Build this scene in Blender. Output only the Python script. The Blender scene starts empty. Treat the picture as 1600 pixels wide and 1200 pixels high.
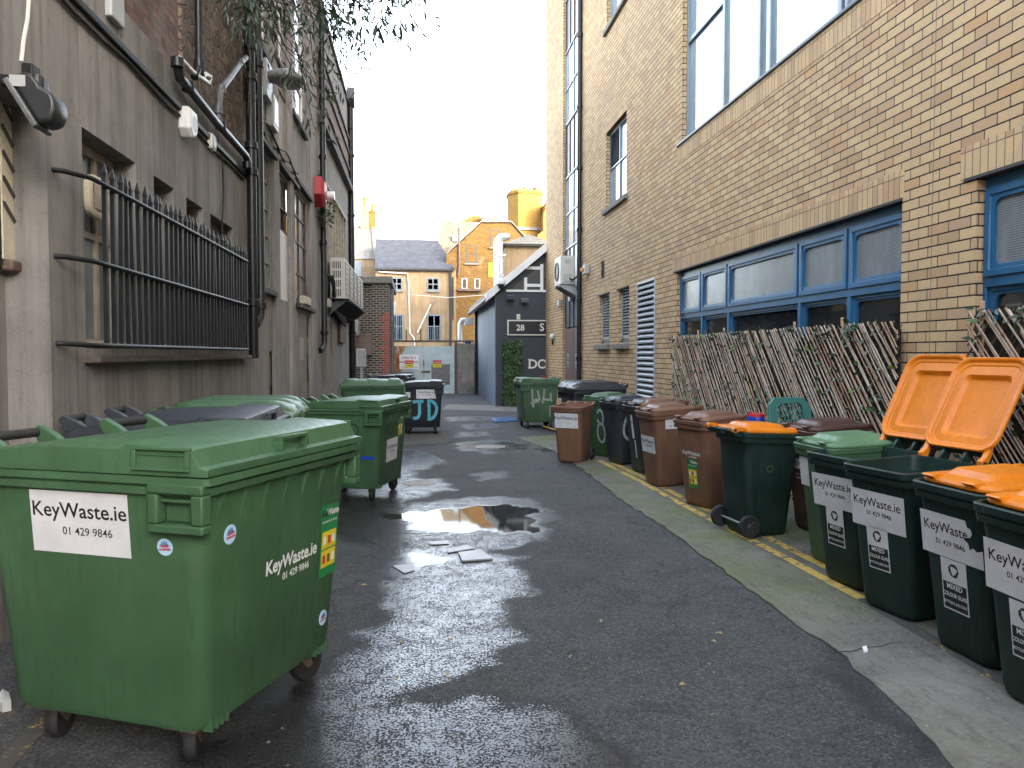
import bpy, math, random
from mathutils import Vector, Matrix
random.seed(7)
S = bpy.context.scene
C = S.collection
# ---------------------------------------------------------------- camera, sky, sun, exposure
F, H = 1200.0, 1.78                       # focal length in photo pixels, eye height
YAW = math.atan(145/F)
PIT = math.atan(47*math.cos(YAW)/F)
sy, cy, sp, cp = math.sin(YAW), math.cos(YAW), math.sin(PIT), math.cos(PIT)
FW = Vector((sy*cp, cy*cp, -sp)); RT = Vector((cy, -sy, 0)); UP = Vector((sy*sp, cy*sp, cp))
cd = bpy.data.cameras.new('camera'); cam = bpy.data.objects.new('camera', cd); C.objects.link(cam)
cd.sensor_width = 36; cd.lens = 36*F/1600; cd.clip_end = 1000; cd.clip_start = .05
m = Matrix((RT, UP, -FW)).transposed().to_4x4(); m.translation = (0, 0, H); cam.matrix_world = m
S.camera = cam
SUN_DIR = Vector((.66, -.75, 0)).normalized(); SUN_EL = math.radians(15)
SUN = (SUN_DIR*math.cos(SUN_EL) + Vector((0, 0, math.sin(SUN_EL)))).normalized()
w = bpy.data.worlds.new('World'); S.world = w; w.use_nodes = True
wn = w.node_tree.nodes; wl = w.node_tree.links
sky = wn.new('ShaderNodeTexSky'); sky.sky_type = 'NISHITA'; sky.sun_disc = False
sky.sun_elevation = SUN_EL; sky.sun_rotation = math.atan2(SUN_DIR.x, SUN_DIR.y)
sky.air_density = 1.0; sky.dust_density = 3.0; sky.ozone_density = 1.0
hs = wn.new('ShaderNodeHueSaturation'); hs.inputs['Saturation'].default_value = .50
bg = wn['Background']; bg.inputs['Strength'].default_value = .15
wl.new(sky.outputs[0], hs.inputs['Color']); wl.new(hs.outputs[0], bg.inputs['Color'])
sl = bpy.data.lights.new('sun', 'SUN'); sl.energy = .52; sl.angle = math.radians(10); sl.color = (1, .70, .33)
so = bpy.data.objects.new('sun', sl); C.objects.link(so); so.rotation_euler = (-SUN).to_track_quat('-Z', 'Y').to_euler()
S.view_settings.view_transform = 'Standard'; S.view_settings.look = 'None'
S.view_settings.gamma = 1; S.view_settings.use_curve_mapping = False
S.view_settings.exposure = 3.85
S.cycles.max_bounces = 8

# ---------------------------------------------------------------- survey of the place: photo pixel -> point on a known plane
WR, WL = 4.3, -2.3                       # the brick wall on the right, the rendered wall on the left
def ray(px, py): return FW + (px-800)/F*RT + (600-py)/F*UP
def onX(px, py, X):
    d = ray(px, py); t = X/d.x; return t*d.y, H+t*d.z
def onY(px, py, Y):
    d = ray(px, py); t = Y/d.y; return t*d.x, H+t*d.z
def onZ(px, py, Z=0.0):
    d = ray(px, py); t = (Z-H)/d.z; return t*d.x, t*d.y
def RY(px): return onX(px, 553, WR)[0]
def RZ(px, py): return onX(px, py, WR)[1]
def LY(px): return onX(px, 553, WL)[0]
def LZ(px, py): return onX(px, py, WL)[1]

# ---------------------------------------------------------------- objects
def tag(o, label=None, cat=None, group=None, kind=None):
    if label: o['label'] = label
    if cat: o['category'] = cat
    if group: o['group'] = group
    if kind: o['kind'] = kind
    return o
def thing(name, label, cat, loc=(0, 0, 0), rz=0.0, group=None):
    o = bpy.data.objects.new(name, None); C.objects.link(o); o.empty_display_size = .1
    o.location = loc; o.rotation_euler = (0, 0, rz)
    return tag(o, label, cat, group)
def rootof(o):
    while o.parent: o = o.parent
    return o
class MB:
    """collects shapes and links them as ONE mesh object"""
    def __init__(s): s.v = []; s.f = []; s.uv = None
    def add(s, vs, fs):
        k = len(s.v); s.v += [tuple(p) for p in vs]; s.f += [tuple(i+k for i in q) for q in fs]; return s
    def box(s, x0, x1, y0, y1, z0, z1):
        x0, x1 = sorted((x0, x1)); y0, y1 = sorted((y0, y1)); z0, z1 = sorted((z0, z1))
        return s.add([(x0,y0,z0),(x1,y0,z0),(x1,y1,z0),(x0,y1,z0),(x0,y0,z1),(x1,y0,z1),(x1,y1,z1),(x0,y1,z1)],
                     [(3,2,1,0),(4,5,6,7),(0,1,5,4),(1,2,6,5),(2,3,7,6),(3,0,4,7)])
    def quad(s, *p): return s.add(p, [tuple(range(len(p)))])
    def loft(s, rings, cap0=True, cap1=True):
        n = len(rings[0]); vs = [p for r in rings for p in r]; fs = []
        for i in range(len(rings)-1):
            for j in range(n):
                a, b = i*n+j, i*n+(j+1) % n
                fs.append((a, b, b+n, a+n))
        if cap0: fs.append(tuple(reversed(range(n))))
        if cap1: fs.append(tuple((len(rings)-1)*n+j for j in range(n)))
        return s.add(vs, fs)
    def tube(s, path, r, n=8, caps=True):
        path = [Vector(p) for p in path]; rings = []
        rs = r if isinstance(r, (list, tuple)) else [r]*len(path)
        for i, p in enumerate(path):
            t = (path[min(i+1, len(path)-1)]-path[max(i-1, 0)]).normalized()
            if i == 0:
                a = t.cross(Vector((0, 0, 1)))
                if a.length < .3: a = t.cross(Vector((0, 1, 0)))
            else: a = a-t*a.dot(t)
            a.normalize(); b = t.cross(a)
            rings.append([p+rs[i]*(math.cos(6.28318*k/n)*a+math.sin(6.28318*k/n)*b) for k in range(n)])
        return s.loft(rings, caps, caps)
    def prism(s, poly, axis, a0, a1):
        """polygon in the two other axes, pushed along axis"""
        def P(u, v, a): return {'x': (a, u, v), 'y': (u, a, v), 'z': (u, v, a)}[axis]
        return s.loft([[P(u, v, a0) for u, v in poly], [P(u, v, a1) for u, v in poly]])
    def leaf(s, p, d, nrm, L, W):
        d = d.normalized(); sd = d.cross(nrm)
        if sd.length < .01: sd = d.cross(Vector((1, .3, .2)))
        sd.normalize(); up = sd.cross(d)
        return s.add([p, p+d*L*.45+sd*W*.5+up*L*.05, p+d*L, p+d*L*.45-sd*W*.5+up*L*.05], [(0, 1, 2, 3)])
    def xf(s, M):
        s.v = [tuple(M @ Vector(p)) for p in s.v]; return s
    def build(s, name, mat, parent=None, world=True, smooth=None, bevel=0, seg=2):
        vs = s.v
        if parent is not None and world:
            o = rootof(parent).location; vs = [(x-o.x, y-o.y, z-o.z) for x, y, z in vs]
        me = bpy.data.meshes.new(name); me.from_pydata(vs, [], s.f); me.update()
        if smooth:
            me.shade_smooth(); me.set_sharp_from_angle(angle=math.radians(smooth))
        ob = bpy.data.objects.new(name, me); C.objects.link(ob)
        for q in (mat if isinstance(mat, (list, tuple)) else [mat]): me.materials.append(q)
        if parent is not None: ob.parent = parent
        if bevel:
            b = ob.modifiers.new('bevel', 'BEVEL'); b.width = bevel; b.segments = seg; b.limit_method = 'ANGLE'; b.angle_limit = math.radians(40)
            b.harden_normals = False
        return ob
def rrect(x0, x1, y0, y1, r, z, n=4, plane='z'):
    out = []
    for cx, cyy, a0 in ((x1-r, y1-r, 0), (x0+r, y1-r, 90), (x0+r, y0+r, 180), (x1-r, y0+r, 270)):
        for k in range(n+1):
            a = math.radians(a0+90*k/n); u, v = cx+r*math.cos(a), cyy+r*math.sin(a)
            out.append({'z': (u, v, z), 'x': (z, u, v), 'y': (u, z, v)}[plane])
    return out
_tc = {}
def text_geo(s, size, bold=0.0):
    k = (s, bold)
    if k not in _tc:
        cu = bpy.data.curves.new('lettering', 'FONT'); cu.body = s; cu.size = 1; cu.resolution_u = 3; cu.align_x = 'CENTER'; cu.offset = bold
        ob = bpy.data.objects.new('lettering', cu); C.objects.link(ob)
        dg = bpy.context.evaluated_depsgraph_get(); me = ob.evaluated_get(dg).to_mesh()
        _tc[k] = ([v.co.copy() for v in me.vertices], [tuple(p.vertices) for p in me.polygons])
        ob.evaluated_get(dg).to_mesh_clear(); bpy.data.objects.remove(ob); bpy.data.curves.remove(cu)
    v, f = _tc[k]
    return [p*size for p in v], f
def frame(O, u, v):
    u = Vector(u).normalized(); v = Vector(v); v = (v-u*v.dot(u)).normalized(); n = u.cross(v)
    M = Matrix((u, v, n)).transposed().to_4x4(); M.translation = Vector(O); return M
def add_text(mb, s, size, x, y, M, lift=.002, bold=0.0, sx=1.0):
    v, f = text_geo(s, size, bold)
    mb.add([M @ Vector((p.x*sx+x, p.y+y, lift)) for p in v], f)
# ---------------------------------------------------------------- materials
class T:
    def __init__(s, name):
        s.m = bpy.data.materials.new(name); s.m.use_nodes = True; s.t = s.m.node_tree; s.b = s.t.nodes['Principled BSDF']
    def n(s, typ, ins=None, **at):
        q = s.t.nodes.new('ShaderNode'+typ)
        for k, v in at.items(): setattr(q, k, v)
        for k, v in (ins or {}).items(): s.set(q.inputs[k], v)
        return q
    def set(s, sock, v):
        if isinstance(v, bpy.types.NodeSocket): s.t.links.new(v, sock)
        else:
            if sock.type == 'RGBA' and len(v) == 3: v = (*v, 1)
            sock.default_value = v
    def P(s, **kw):
        for k, v in kw.items(): s.set(s.b.inputs[k.replace('_', ' ')], v)
    def pos(s): return s.n('NewGeometry').outputs['Position']
    def obj(s):
        a = s.n('TexCoord').outputs['Object']; r = s.n('ObjectInfo').outputs['Random']
        return s.n('VectorMath', {0: a, 1: s.n('VectorMath', {0: (31., 17., 23.), 'Scale': r}, operation='SCALE').outputs[0]}, operation='ADD').outputs[0]
    def sc(s, vec, x, y, z): return s.n('VectorMath', {0: vec, 1: (x, y, z)}, operation='MULTIPLY').outputs[0]
    def noise(s, vec, scale, detail=4, rough=.55): return s.n('TexNoise', {'Vector': vec, 'Scale': scale, 'Detail': detail, 'Roughness': rough}).outputs[0]
    def math(s, op, a, b=0.0, clamp=False): return s.n('Math', {0: a, 1: b}, operation=op, use_clamp=clamp).outputs[0]
    def mr(s, x, a, b, c=0., d=1.): return s.n('MapRange', {0: x, 1: a, 2: b, 3: c, 4: d}).outputs[0]
    def mix(s, f, a, b, mode='MIX'):
        q = s.n('Mix', data_type='RGBA', blend_type=mode); s.set(q.inputs[0], f); s.set(q.inputs[6], a); s.set(q.inputs[7], b); return q.outputs[2]
    def ramp(s, f, st, interp='LINEAR'):
        q = s.n('ValToRGB', {0: f}); r = q.color_ramp; r.interpolation = interp
        while len(r.elements) < len(st): r.elements.new(.5)
        for e, (p, c) in zip(r.elements, st): e.position = p; e.color = (*c, 1) if len(c) == 3 else c
        return q.outputs[0]
    def bump(s, h, strength=.3, dist=.01, nrm=None):
        i = {'Height': h, 'Strength': strength, 'Distance': dist}
        if nrm is not None: i['Normal'] = nrm
        return s.n('Bump', i).outputs[0]
def plastic(name, col, rough=.42, fade=.25, spec=.4, grime=(.10, .095, .08), g=.35):
    t = T(name); o = t.obj()
    a = t.noise(o, 2.3, 5, .6); sc = t.noise(t.sc(o, 3, 3, .6), 9, 6, .65); fine = t.noise(o, 320, 2, .5); sp_ = t.noise(o, 38, 5, .7)
    light = tuple(min(1, c*(1+fade)+.02*fade) for c in col); dark = tuple(c*(1-fade*.6) for c in col)
    c = t.ramp(a, [(.3, dark), (.5, col), (.72, light)])
    c = t.mix(t.mr(sc, .58, .76, 0, .5), c, grime)
    st = t.noise(t.sc(o, 9, 9, .9), 3.0, 6, .7); c = t.mix(t.mr(st, .55, .69, 0, .42), c, tuple(x*.45 for x in col)); c = t.mix(t.mr(st, .40, .28, 0, .22), c, light)
    scr = t.noise(t.sc(o, 2.0, 2.0, 26), 5, 5, .75); c = t.mix(t.mr(scr, .66, .71, 0, .42), c, tuple(min(1, x*1.9+.04) for x in col))
    c = t.mix(t.mr(sp_, .64, .72, 0, g), c, tuple(min(1, x*1.8+.06) for x in col))
    t.P(Base_Color=c, Roughness=t.mr(sc, .3, .75, rough-.08, rough+.2), Specular_IOR_Level=spec, Normal=t.bump(t.math('ADD', t.math('MULTIPLY', a, .6), t.math('MULTIPLY', fine, .06)), .12, .02))
    return t.m
def flat(name, col, rough=.5, var=.15, scale=6, bump=0, metal=0, spec=.5, detail=5):
    t = T(name); o = t.pos(); a = t.noise(o, scale, detail, .6)
    c = t.ramp(a, [(.28, tuple(x*(1-var) for x in col)), (.72, tuple(min(1, x*(1+var)) for x in col))])
    t.P(Base_Color=c, Roughness=rough, Metallic=metal, Specular_IOR_Level=spec)
    if bump: t.P(Normal=t.bump(t.noise(o, scale*14, 4), bump, .01))
    return t.m
def uvn(t):
    """along the wall / up, whichever way the wall faces"""
    g = t.n('NewGeometry'); p = t.n('SeparateXYZ', {0: g.outputs['Position']}); q = t.n('SeparateXYZ', {0: g.outputs['True Normal']})
    ax = t.math('GREATER_THAN', t.math('ABSOLUTE', q.outputs[0]), .6)
    u = t.n('Mix', {0: ax, 2: p.outputs[0], 3: p.outputs[1]}, data_type='FLOAT').outputs[0]
    return u, p.outputs[2], g.outputs['Position']
def brick(name, bw, bh, cols, mortar, ms=.006, upright=False, bump=.6, shift=0.0, blotch=(.3, .25, .22), bl=.35, wear=None, rough=.85, perp=None):
    t = T(name); u, v, p = uvn(t); u = t.math('ADD', u, shift)
    j = t.noise(p, 3.0, 2); j2 = t.noise(p, 25, 3)
    v2 = t.math('ADD', v, t.math('MULTIPLY', t.math('ADD', j2, -.5), .006))
    if upright: u, v2 = v2, u
    cv = t.n('CombineXYZ', {0: u, 1: v2}).outputs[0]
    b = t.n('TexBrick', {'Vector': cv, 'Color1': (0, 0, 0, 1), 'Color2': (1, 1, 1, 1), 'Mortar': (.5, .5, .5, 1), 'Scale': 1.0, 'Mortar Size': ms, 'Mortar Smooth': .25, 'Bias': 0.0, 'Brick Width': bw, 'Row Height': bh}, offset=0.0 if upright else .5)
    c = t.ramp(b.outputs[0], cols)
    n1 = t.noise(t.sc(p, 1, 1, 1), 7, 6, .7); n2 = t.noise(p, 90, 3, .6)
    c = t.mix(t.mr(n1, .48, .72, 0, bl), c, blotch)
    c = t.mix(t.mr(n2, .2, .8, 0, .35), c, t.mix(.5, c, (0, 0, 0)), 'MIX')
    big = t.noise(p, .55, 4, .6)
    c = t.mix(t.mr(big, .5, .75, 0, .25), c, tuple(x*.6 for x in blotch))
    if perp:
        fr = t.math('FRACT', t.math('DIVIDE', u if upright else v2, bh if not upright else bw)); hz = t.mr(t.math('ABSOLUTE', t.math('SUBTRACT', fr, .5)), .5-ms/bh*1.25, .5-ms/bh*1.0)
        mcol = t.mix(hz, perp, mortar)
    else: mcol = mortar
    c = t.mix(b.outputs[1], c, t.mix(t.mr(j2, .3, .7, 0, .5), mcol, tuple(x*.55 for x in mortar)))
    if wear: c = t.mix(t.mr(t.noise(p, wear[1], 6, .7), wear[2], wear[2]+.1, 0, wear[3]), c, wear[0])
    h = t.math('ADD', t.math('MULTIPLY', t.math('SUBTRACT', 1.0, b.outputs[1]), 1.0), t.math('MULTIPLY', n2, .35))
    t.P(Base_Color=c, Roughness=rough, Specular_IOR_Level=.25, Normal=t.bump(h, bump, .012))
    return t.m
def render_mat(name, base, dark, pale, streak=.6, scale=1.0, rough=.9, green=0.0):
    t = T(name); p = t.pos()
    a = t.noise(p, .9*scale, 6, .62); st = t.noise(t.sc(p, 3.2, 3.2, .16), 2.2*scale, 6, .65); f = t.noise(p, 60, 5, .7); g = t.noise(p, 7*scale, 6, .7)
    c = t.ramp(a, [(.25, dark), (.5, base), (.78, pale)])
    c = t.mix(t.mr(st, .47, .68, 0, streak), c, tuple(x*.42 for x in dark))
    c = t.mix(t.mr(st, .44, .30, 0, streak*.5), c, pale)
    c = t.mix(t.mr(g, .57, .75, 0, .4), c, tuple(x*.5 for x in dark))
    c = t.mix(t.mr(f, .35, .75, 0, .30), c, pale)
    vo = t.n('TexVoronoi', {'Vector': t.n('VectorMath', {0: p, 1: t.sc(t.n('TexNoise', {'Vector': p, 'Scale': 2.5, 'Detail': 4}).outputs[1], .5, .5, .5)}, operation='ADD').outputs[0], 'Scale': .55}, feature='DISTANCE_TO_EDGE').outputs[0]
    c = t.mix(t.mr(vo, .003, .0, 0, .28), c, tuple(x*.25 for x in dark))
    if green: c = t.mix(t.mr(g, .5, .8, 0, green), c, (.05, .07, .03))
    t.P(Base_Color=c, Roughness=rough, Specular_IOR_Level=.2, Normal=t.bump(t.math('ADD', t.math('MULTIPLY', f, .5), g), .5, .012))
    return t.m
def glass(name, col, rough=.06, spec=.5, wob=.02):
    t = T(name); p = t.pos(); a = t.noise(p, 1.3, 3)
    c = t.ramp(a, [(.3, tuple(x*.7 for x in col)), (.7, tuple(min(1, x*1.2) for x in col))])
    t.P(Base_Color=c, Roughness=rough, Specular_IOR_Level=spec, IOR=1.5, Normal=t.bump(t.noise(p, 2.2, 2), wob, .05), Coat_Weight=.3, Coat_Roughness=.03)
    return t.m
def leafmat(name, c0, c1, rough=.45):
    t = T(name); p = t.pos(); a = t.noise(p, 9, 4); c = t.ramp(a, [(.3, c0), (.7, c1)])
    t.P(Base_Color=c, Roughness=rough, Specular_IOR_Level=.4)
    return t.m
BW, BH = .2542, .0896
TAN = [(0, (.48, .31, .165)), (.2, (.61, .42, .22)), (.45, (.66, .47, .25)), (.7, (.62, .42, .22)), (.88, (.52, .34, .20)), (1, (.60, .36, .165))]
M = {}
M['tan_brick'] = brick('tan_brick', BW, BH, TAN, (.022, .019, .021), .0068, bl=.5, blotch=(.46, .325, .24), bump=.8, perp=(.20, .15, .115))
M['tan_soldier'] = brick('tan_soldier', BW*1.02, BH*.93, TAN, (.16, .12, .095), .0045, upright=True, bl=.5, blotch=(.43, .31, .25), bump=.6)
M['old_brick'] = brick('old_brick', .24, .085, [(0, (.10, .055, .045)), (.3, (.19, .11, .09)), (.6, (.24, .15, .13)), (.8, (.12, .085, .08)), (1, (.27, .18, .16))], (.12, .11, .10), .011, blotch=(.10, .09, .085), bl=.7, bump=1, wear=((.17, .15, .13), 1.6, .5, .8))
M['dark_brick'] = brick('dark_brick', .24, .088, [(0, (.035, .03, .03)), (.5, (.06, .05, .045)), (.8, (.09, .065, .05)), (1, (.05, .04, .04))], (.30, .26, .21), .016, blotch=(.06, .05, .045), bl=.5, bump=.8)
M['red_brick'] = brick('red_brick', .24, .088, [(0, (.30, .06, .035)), (.5, (.38, .08, .045)), (1, (.24, .055, .04))], (.25, .2, .17), .012, bl=.2)
M['gold_brick'] = brick('gold_brick', .24, .085, [(0, (.13, .068, .017)), (.4, (.22, .115, .026)), (.7, (.17, .09, .02)), (1, (.10, .055, .02))], (.14, .09, .035), .012, blotch=(.15, .09, .04), bl=.6, wear=((.24, .17, .09), 1.1, .6, .7))
M['tower_brick'] = brick('tower_brick', .24, .085, [(0, (.24, .13, .022)), (.5, (.33, .185, .032)), (1, (.19, .10, .018))], (.16, .11, .045), .014, blotch=(.16, .10, .03), bl=.6, wear=((.36, .23, .06), .8, .58, .6))
M['band_brick'] = brick('band_brick', .24, .085, [(0, (.20, .10, .075)), (.5, (.27, .15, .11)), (1, (.17, .10, .085))], (.14, .12, .11), .01, bl=.4)
M['grey_block'] = render_mat('weathered_block', (.21, .19, .165), (.09, .082, .07), (.36, .33, .29), .35, 2.0)
M['render'] = render_mat('grey_render', (.205, .194, .182), (.112, .105, .097), (.29, .276, .262), .65, 1.2)
M['render_b'] = render_mat('brown_render', (.25, .233, .22), (.145, .134, .126), (.33, .31, .296), .55, 1.3)
M['render_c'] = render_mat('pale_grey_render', (.235, .215, .195), (.14, .128, .115), (.32, .30, .275), .35, 1.2)
M['rubble'] = None
def rubble():
    t = T('rubble_stone'); u, v, p = uvn(t); cv = t.n('CombineXYZ', {0: u, 1: t.math('MULTIPLY', v, 1.5)}).outputs[0]
    cv = t.n('VectorMath', {0: cv, 1: t.sc(t.n('TexNoise', {'Vector': cv, 'Scale': 6., 'Detail': 3}).outputs[1], .12, .12, .12)}, operation='ADD').outputs[0]
    vo = t.n('TexVoronoi', {'Vector': cv, 'Scale': 5.5}, feature='F1'); ve = t.n('TexVoronoi', {'Vector': cv, 'Scale': 5.5}, feature='DISTANCE_TO_EDGE')
    g = t.n('SeparateXYZ', {0: vo.outputs[1]}).outputs[0]; n = t.noise(p, 22, 6, .7)
    c = t.ramp(g, [(0, (.11, .085, .065)), (.5, (.19, .15, .115)), (1, (.26, .19, .14))])
    c = t.mix(t.mr(n, .4, .7, 0, .5), c, (.12, .10, .085)); e = t.mr(ve.outputs[0], .0, .09)
    c = t.mix(e, (.16, .135, .105), c)
    t.P(Base_Color=c, Roughness=.95, Specular_IOR_Level=.15, Normal=t.bump(t.math('ADD', e, n), .9, .04)); return t.m
M['rubble'] = rubble()
def slate(name, a, b, sx=.28, sz=.2):
    t = T(name); p = t.pos(); s_ = t.n('SeparateXYZ', {0: p}); cv = t.n('CombineXYZ', {0: s_.outputs[0], 1: s_.outputs[2]}).outputs[0]
    br = t.n('TexBrick', {'Vector': cv, 'Color1': (0, 0, 0, 1), 'Color2': (1, 1, 1, 1), 'Mortar': (0, 0, 0, 1), 'Scale': 1., 'Mortar Size': .008, 'Brick Width': sx, 'Row Height': sz, 'Mortar Smooth': .1, 'Bias': 0.}, offset=.5)
    n = t.noise(p, 2.5, 6, .65); c = t.ramp(br.outputs[0], [(0, a), (1, b)]); c = t.mix(t.mr(n, .45, .75, 0, .45), c, tuple(x*1.7+.02 for x in b)); c = t.mix(br.outputs[1], c, tuple(x*.45 for x in a))
    t.P(Base_Color=c, Roughness=.65, Normal=t.bump(t.math('SUBTRACT', 1., br.outputs[1]), .6, .02)); return t.m
M['slate'] = slate('dark_slate', (.030, .032, .040), (.048, .05, .062))
M['old_slate'] = slate('pale_slate', (.11, .10, .09), (.17, .155, .14))
M['lichen_slate'] = slate('lichen_slate', (.08, .07, .05), (.15, .12, .075))
M['cream'] = render_mat('cream_render', (.25, .175, .10), (.17, .12, .072), (.30, .225, .145), .45, .8)
M['black_iron'] = flat('black_iron', (.010, .011, .013), .5, .4, 9, .2, spec=.25)
M['pipe'] = flat('black_pipe', (.012, .0135, .016), .36, .5, 6, .1, spec=.35)
M['pipe_grey'] = flat('grey_pipe', (.10, .105, .11), .4, .4, 7, .1)
M['pipe_white'] = flat('white_pipe', (.50, .47, .42), .4, .15, 9)
M['trim_dark'] = flat('dark_trim', (.045, .042, .04), .8, .35, 5, .3)
M['stone_sill'] = flat('stone_sill', (.17, .155, .135), .85, .35, 9, .4)
M['sill_left'] = flat('weathered_sill', (.10, .082, .068), .9, .4, 6, .5)
M['wood_pale'] = flat('pale_timber', (.30, .265, .215), .75, .3, 7, .3)
M['wood_cream'] = flat('cream_board', (.47, .42, .32), .7, .25, 5, .3)
M['wood_brown'] = flat('brown_timber', (.10, .062, .05), .65, .35, 6, .3)
M['wood_grey'] = flat('grey_paint_timber', (.16, .15, .145), .7, .3, 6, .3)
M['white_board'] = flat('white_board', (.62, .60, .585), .6, .07, 4)
M['raw_pine'] = flat('raw_pine', (.50, .31, .20), .6, .15, 9)
M['blue_paint'] = flat('blue_paint', (.018, .108, .225), .38, .18, 4, .06)
M['alu'] = flat('grey_aluminium', (.19, .23, .245), .35, .12, 5, 0, .2)
M['alu_dark'] = flat('dark_aluminium', (.055, .065, .075), .4, .15, 5, 0, .2)
M['louvre'] = flat('louvre_grey', (.34, .37, .40), .4, .12, 4)
M['spandrel'] = flat('spandrel_panel', (.11, .135, .165), .3, .15, 3)
M['door_brown'] = flat('brown_door', (.14, .085, .075), .5, .15, 4)
M['joint'] = flat('sealant_joint', (.16, .13, .11), .8, .2)
M['void'] = flat('dark_interior', (.008, .008, .009), .9, .2)
M['pane_sky'] = glass('frosted_sky_pane', (.22, .29, .36), .10, .5)  # frosted glass with reflected sky painted into its pale blue
M['pane_clear'] = glass('clear_pane', (.30, .34, .37), .03, 1.0, .03)
M['pane_dark'] = glass('dark_pane', (.018, .021, .024), .05, .7)
M['pane_green'] = glass('murky_pane', (.15, .185, .18), .18, .5)
M['pane_dirty'] = glass('dirty_pane', (.05, .053, .05), .3, .4)
def reeded():
    t = T('wired_pane'); u, v, p = uvn(t); w_ = t.n('TexWave', {'Vector': t.n('CombineXYZ', {1: v}).outputs[0], 'Scale': 17., 'Distortion': 0.}, bands_direction='Y').outputs[1]
    w2 = t.n('TexWave', {'Vector': t.n('CombineXYZ', {0: u}).outputs[0], 'Scale': 22., 'Distortion': 0.}, bands_direction='X').outputs[1]
    n = t.noise(t.sc(p, 1, 2.2, .5), 2.4, 4, .6); c = t.ramp(n, [(.3, (.035, .042, .045)), (.5, (.10, .12, .125)), (.68, (.26, .30, .31))])
    g = t.math('MULTIPLY', t.mr(w_, .35, .7), t.mr(w2, .05, .45)); c = t.mix(g, (.22, .24, .245), c)
    t.P(Base_Color=c, Roughness=.25, Specular_IOR_Level=.6, Normal=t.bump(w_, .25, .004)); return t.m
M['pane_wired'] = reeded()
M['ac_white'] = flat('beige_metal_case', (.50, .475, .43), .45, .08, 4)
M['ac_face'] = flat('grey_grille_face', (.40, .39, .365), .5, .1, 5)
M['ac_dark'] = flat('dark_grille', (.05, .052, .055), .5, .2)
M['white_plastic'] = flat('white_plastic', (.62, .62, .60), .4, .08, 8)
M['grey_plastic'] = flat('grey_plastic', (.33, .34, .34), .45, .12, 8)
M['galv'] = flat('galvanised_steel', (.33, .35, .37), .35, .2, 6, .1, .5)
M['lamp_grey'] = flat('lamp_housing', (.20, .21, .20), .5, .25, 10, .1)
M['lens'] = flat('frosted_lens', (.16, .165, .155), .25, .2)
M['flood'] = flat('floodlight_black', (.018, .019, .021), .42, .3, 12, .1)
M['navy'] = flat('navy_paint', (.042, .056, .085), .55, .15, 2, .1)
M['navy_dark'] = flat('charcoal_paint', (.034, .038, .05), .6, .12, 2, .1)
M['navy_wood'] = flat('blue_grey_boards', (.10, .13, .185), .65, .25, 2.5, .1)
M['sign_black'] = flat('sign_black', (.008, .011, .018), .35, .1)
M['ivory'] = flat('ivory_letters', (.68, .64, .56), .5, .05)
M['red_letters'] = flat('red_letters', (.35, .02, .025), .5, .05)
M['white_paint'] = flat('white_paint', (.74, .74, .73), .5, .06, 5)
M['sticker'] = flat('white_sticker', (.60, .60, .615), .45, .1, 7)
M['ink'] = flat('black_ink', (.010, .010, .012), .5, .1)
M['white_ink'] = flat('white_ink', (.66, .68, .66), .5, .08)
M['green_ink'] = flat('green_sticker', (.02, .20, .06), .4, .1)
M['yellow_ink'] = flat('yellow_sticker', (.65, .52, .02), .4, .1)
M['red_ink'] = flat('red_sticker', (.50, .02, .03), .4, .1)
M['sky_ink'] = flat('pale_blue_sticker', (.42, .66, .82), .4, .08)
M['blue_ink'] = flat('blue_print', (.04, .10, .32), .4, .1)
M['tape'] = flat('blue_tape', (.015, .05, .33), .4, .15, 20)
M['spray_blue'] = flat('sky_blue_spray', (.10, .40, .50), .55, .2, 9)
M['spray_white'] = flat('white_spray', (.42, .46, .48), .6, .3, 25)
M['spray_pale'] = flat('faded_spray', (.27, .31, .26), .6, .3, 18)
M['marker'] = flat('black_marker', (.012, .016, .013), .5, .3)
M['rubber'] = flat('black_rubber', (.016, .016, .017), .75, .3, 14, .3)
M['castor'] = flat('rusty_steel', (.16, .12, .085), .5, .5, 18, .3, .4)
M['hub'] = flat('dark_hub', (.035, .036, .038), .5, .3, 14)
M['bin_green'] = plastic('green_bin_plastic', (.048, .112, .052), .42, spec=.35)
M['bin_green_pale'] = plastic('faded_green_plastic', (.060, .118, .062), .45)
M['bin_light'] = plastic('light_green_plastic', (.10, .20, .10), .42)
M['bin_dkgreen'] = plastic('dark_green_plastic', (.009, .026, .021), .42, .35, spec=.3)
M['bin_orange'] = plastic('orange_plastic', (.68, .195, .006), .38, .20, grime=(.24, .095, .03), g=.22)
M['bin_brown'] = plastic('brown_plastic', (.165, .082, .05), .42)
M['bin_brown_dk'] = plastic('dark_brown_plastic', (.075, .038, .028), .42)
M['bin_grey'] = plastic('charcoal_plastic', (.026, .031, .040), .42, .3)
M['bin_black'] = plastic('black_plastic', (.019, .022, .028), .40, .3)
M['bin_teal'] = plastic('teal_plastic', (.045, .16, .135), .45)
M['leaf_dark'] = leafmat('dark_leaf', (.014, .028, .012), (.035, .062, .022))
M['leaf_mid'] = leafmat('ivy_leaf', (.018, .05, .02), (.06, .125, .035))
M['leaf_bright'] = leafmat('bright_leaf', (.09, .18, .02), (.17, .26, .04))
M['leaf_grey'] = leafmat('grey_green_leaf', (.03, .06, .045), (.09, .13, .09))
M['leaf_dry'] = leafmat('dry_leaf', (.20, .14, .06), (.36, .28, .13), .7)
M['twig'] = flat('twig_bark', (.075, .055, .042), .8, .3, 12)
M['willow'] = flat('willow_rod', (.34, .225, .145), .7, .45, 3.5, .2)
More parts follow.
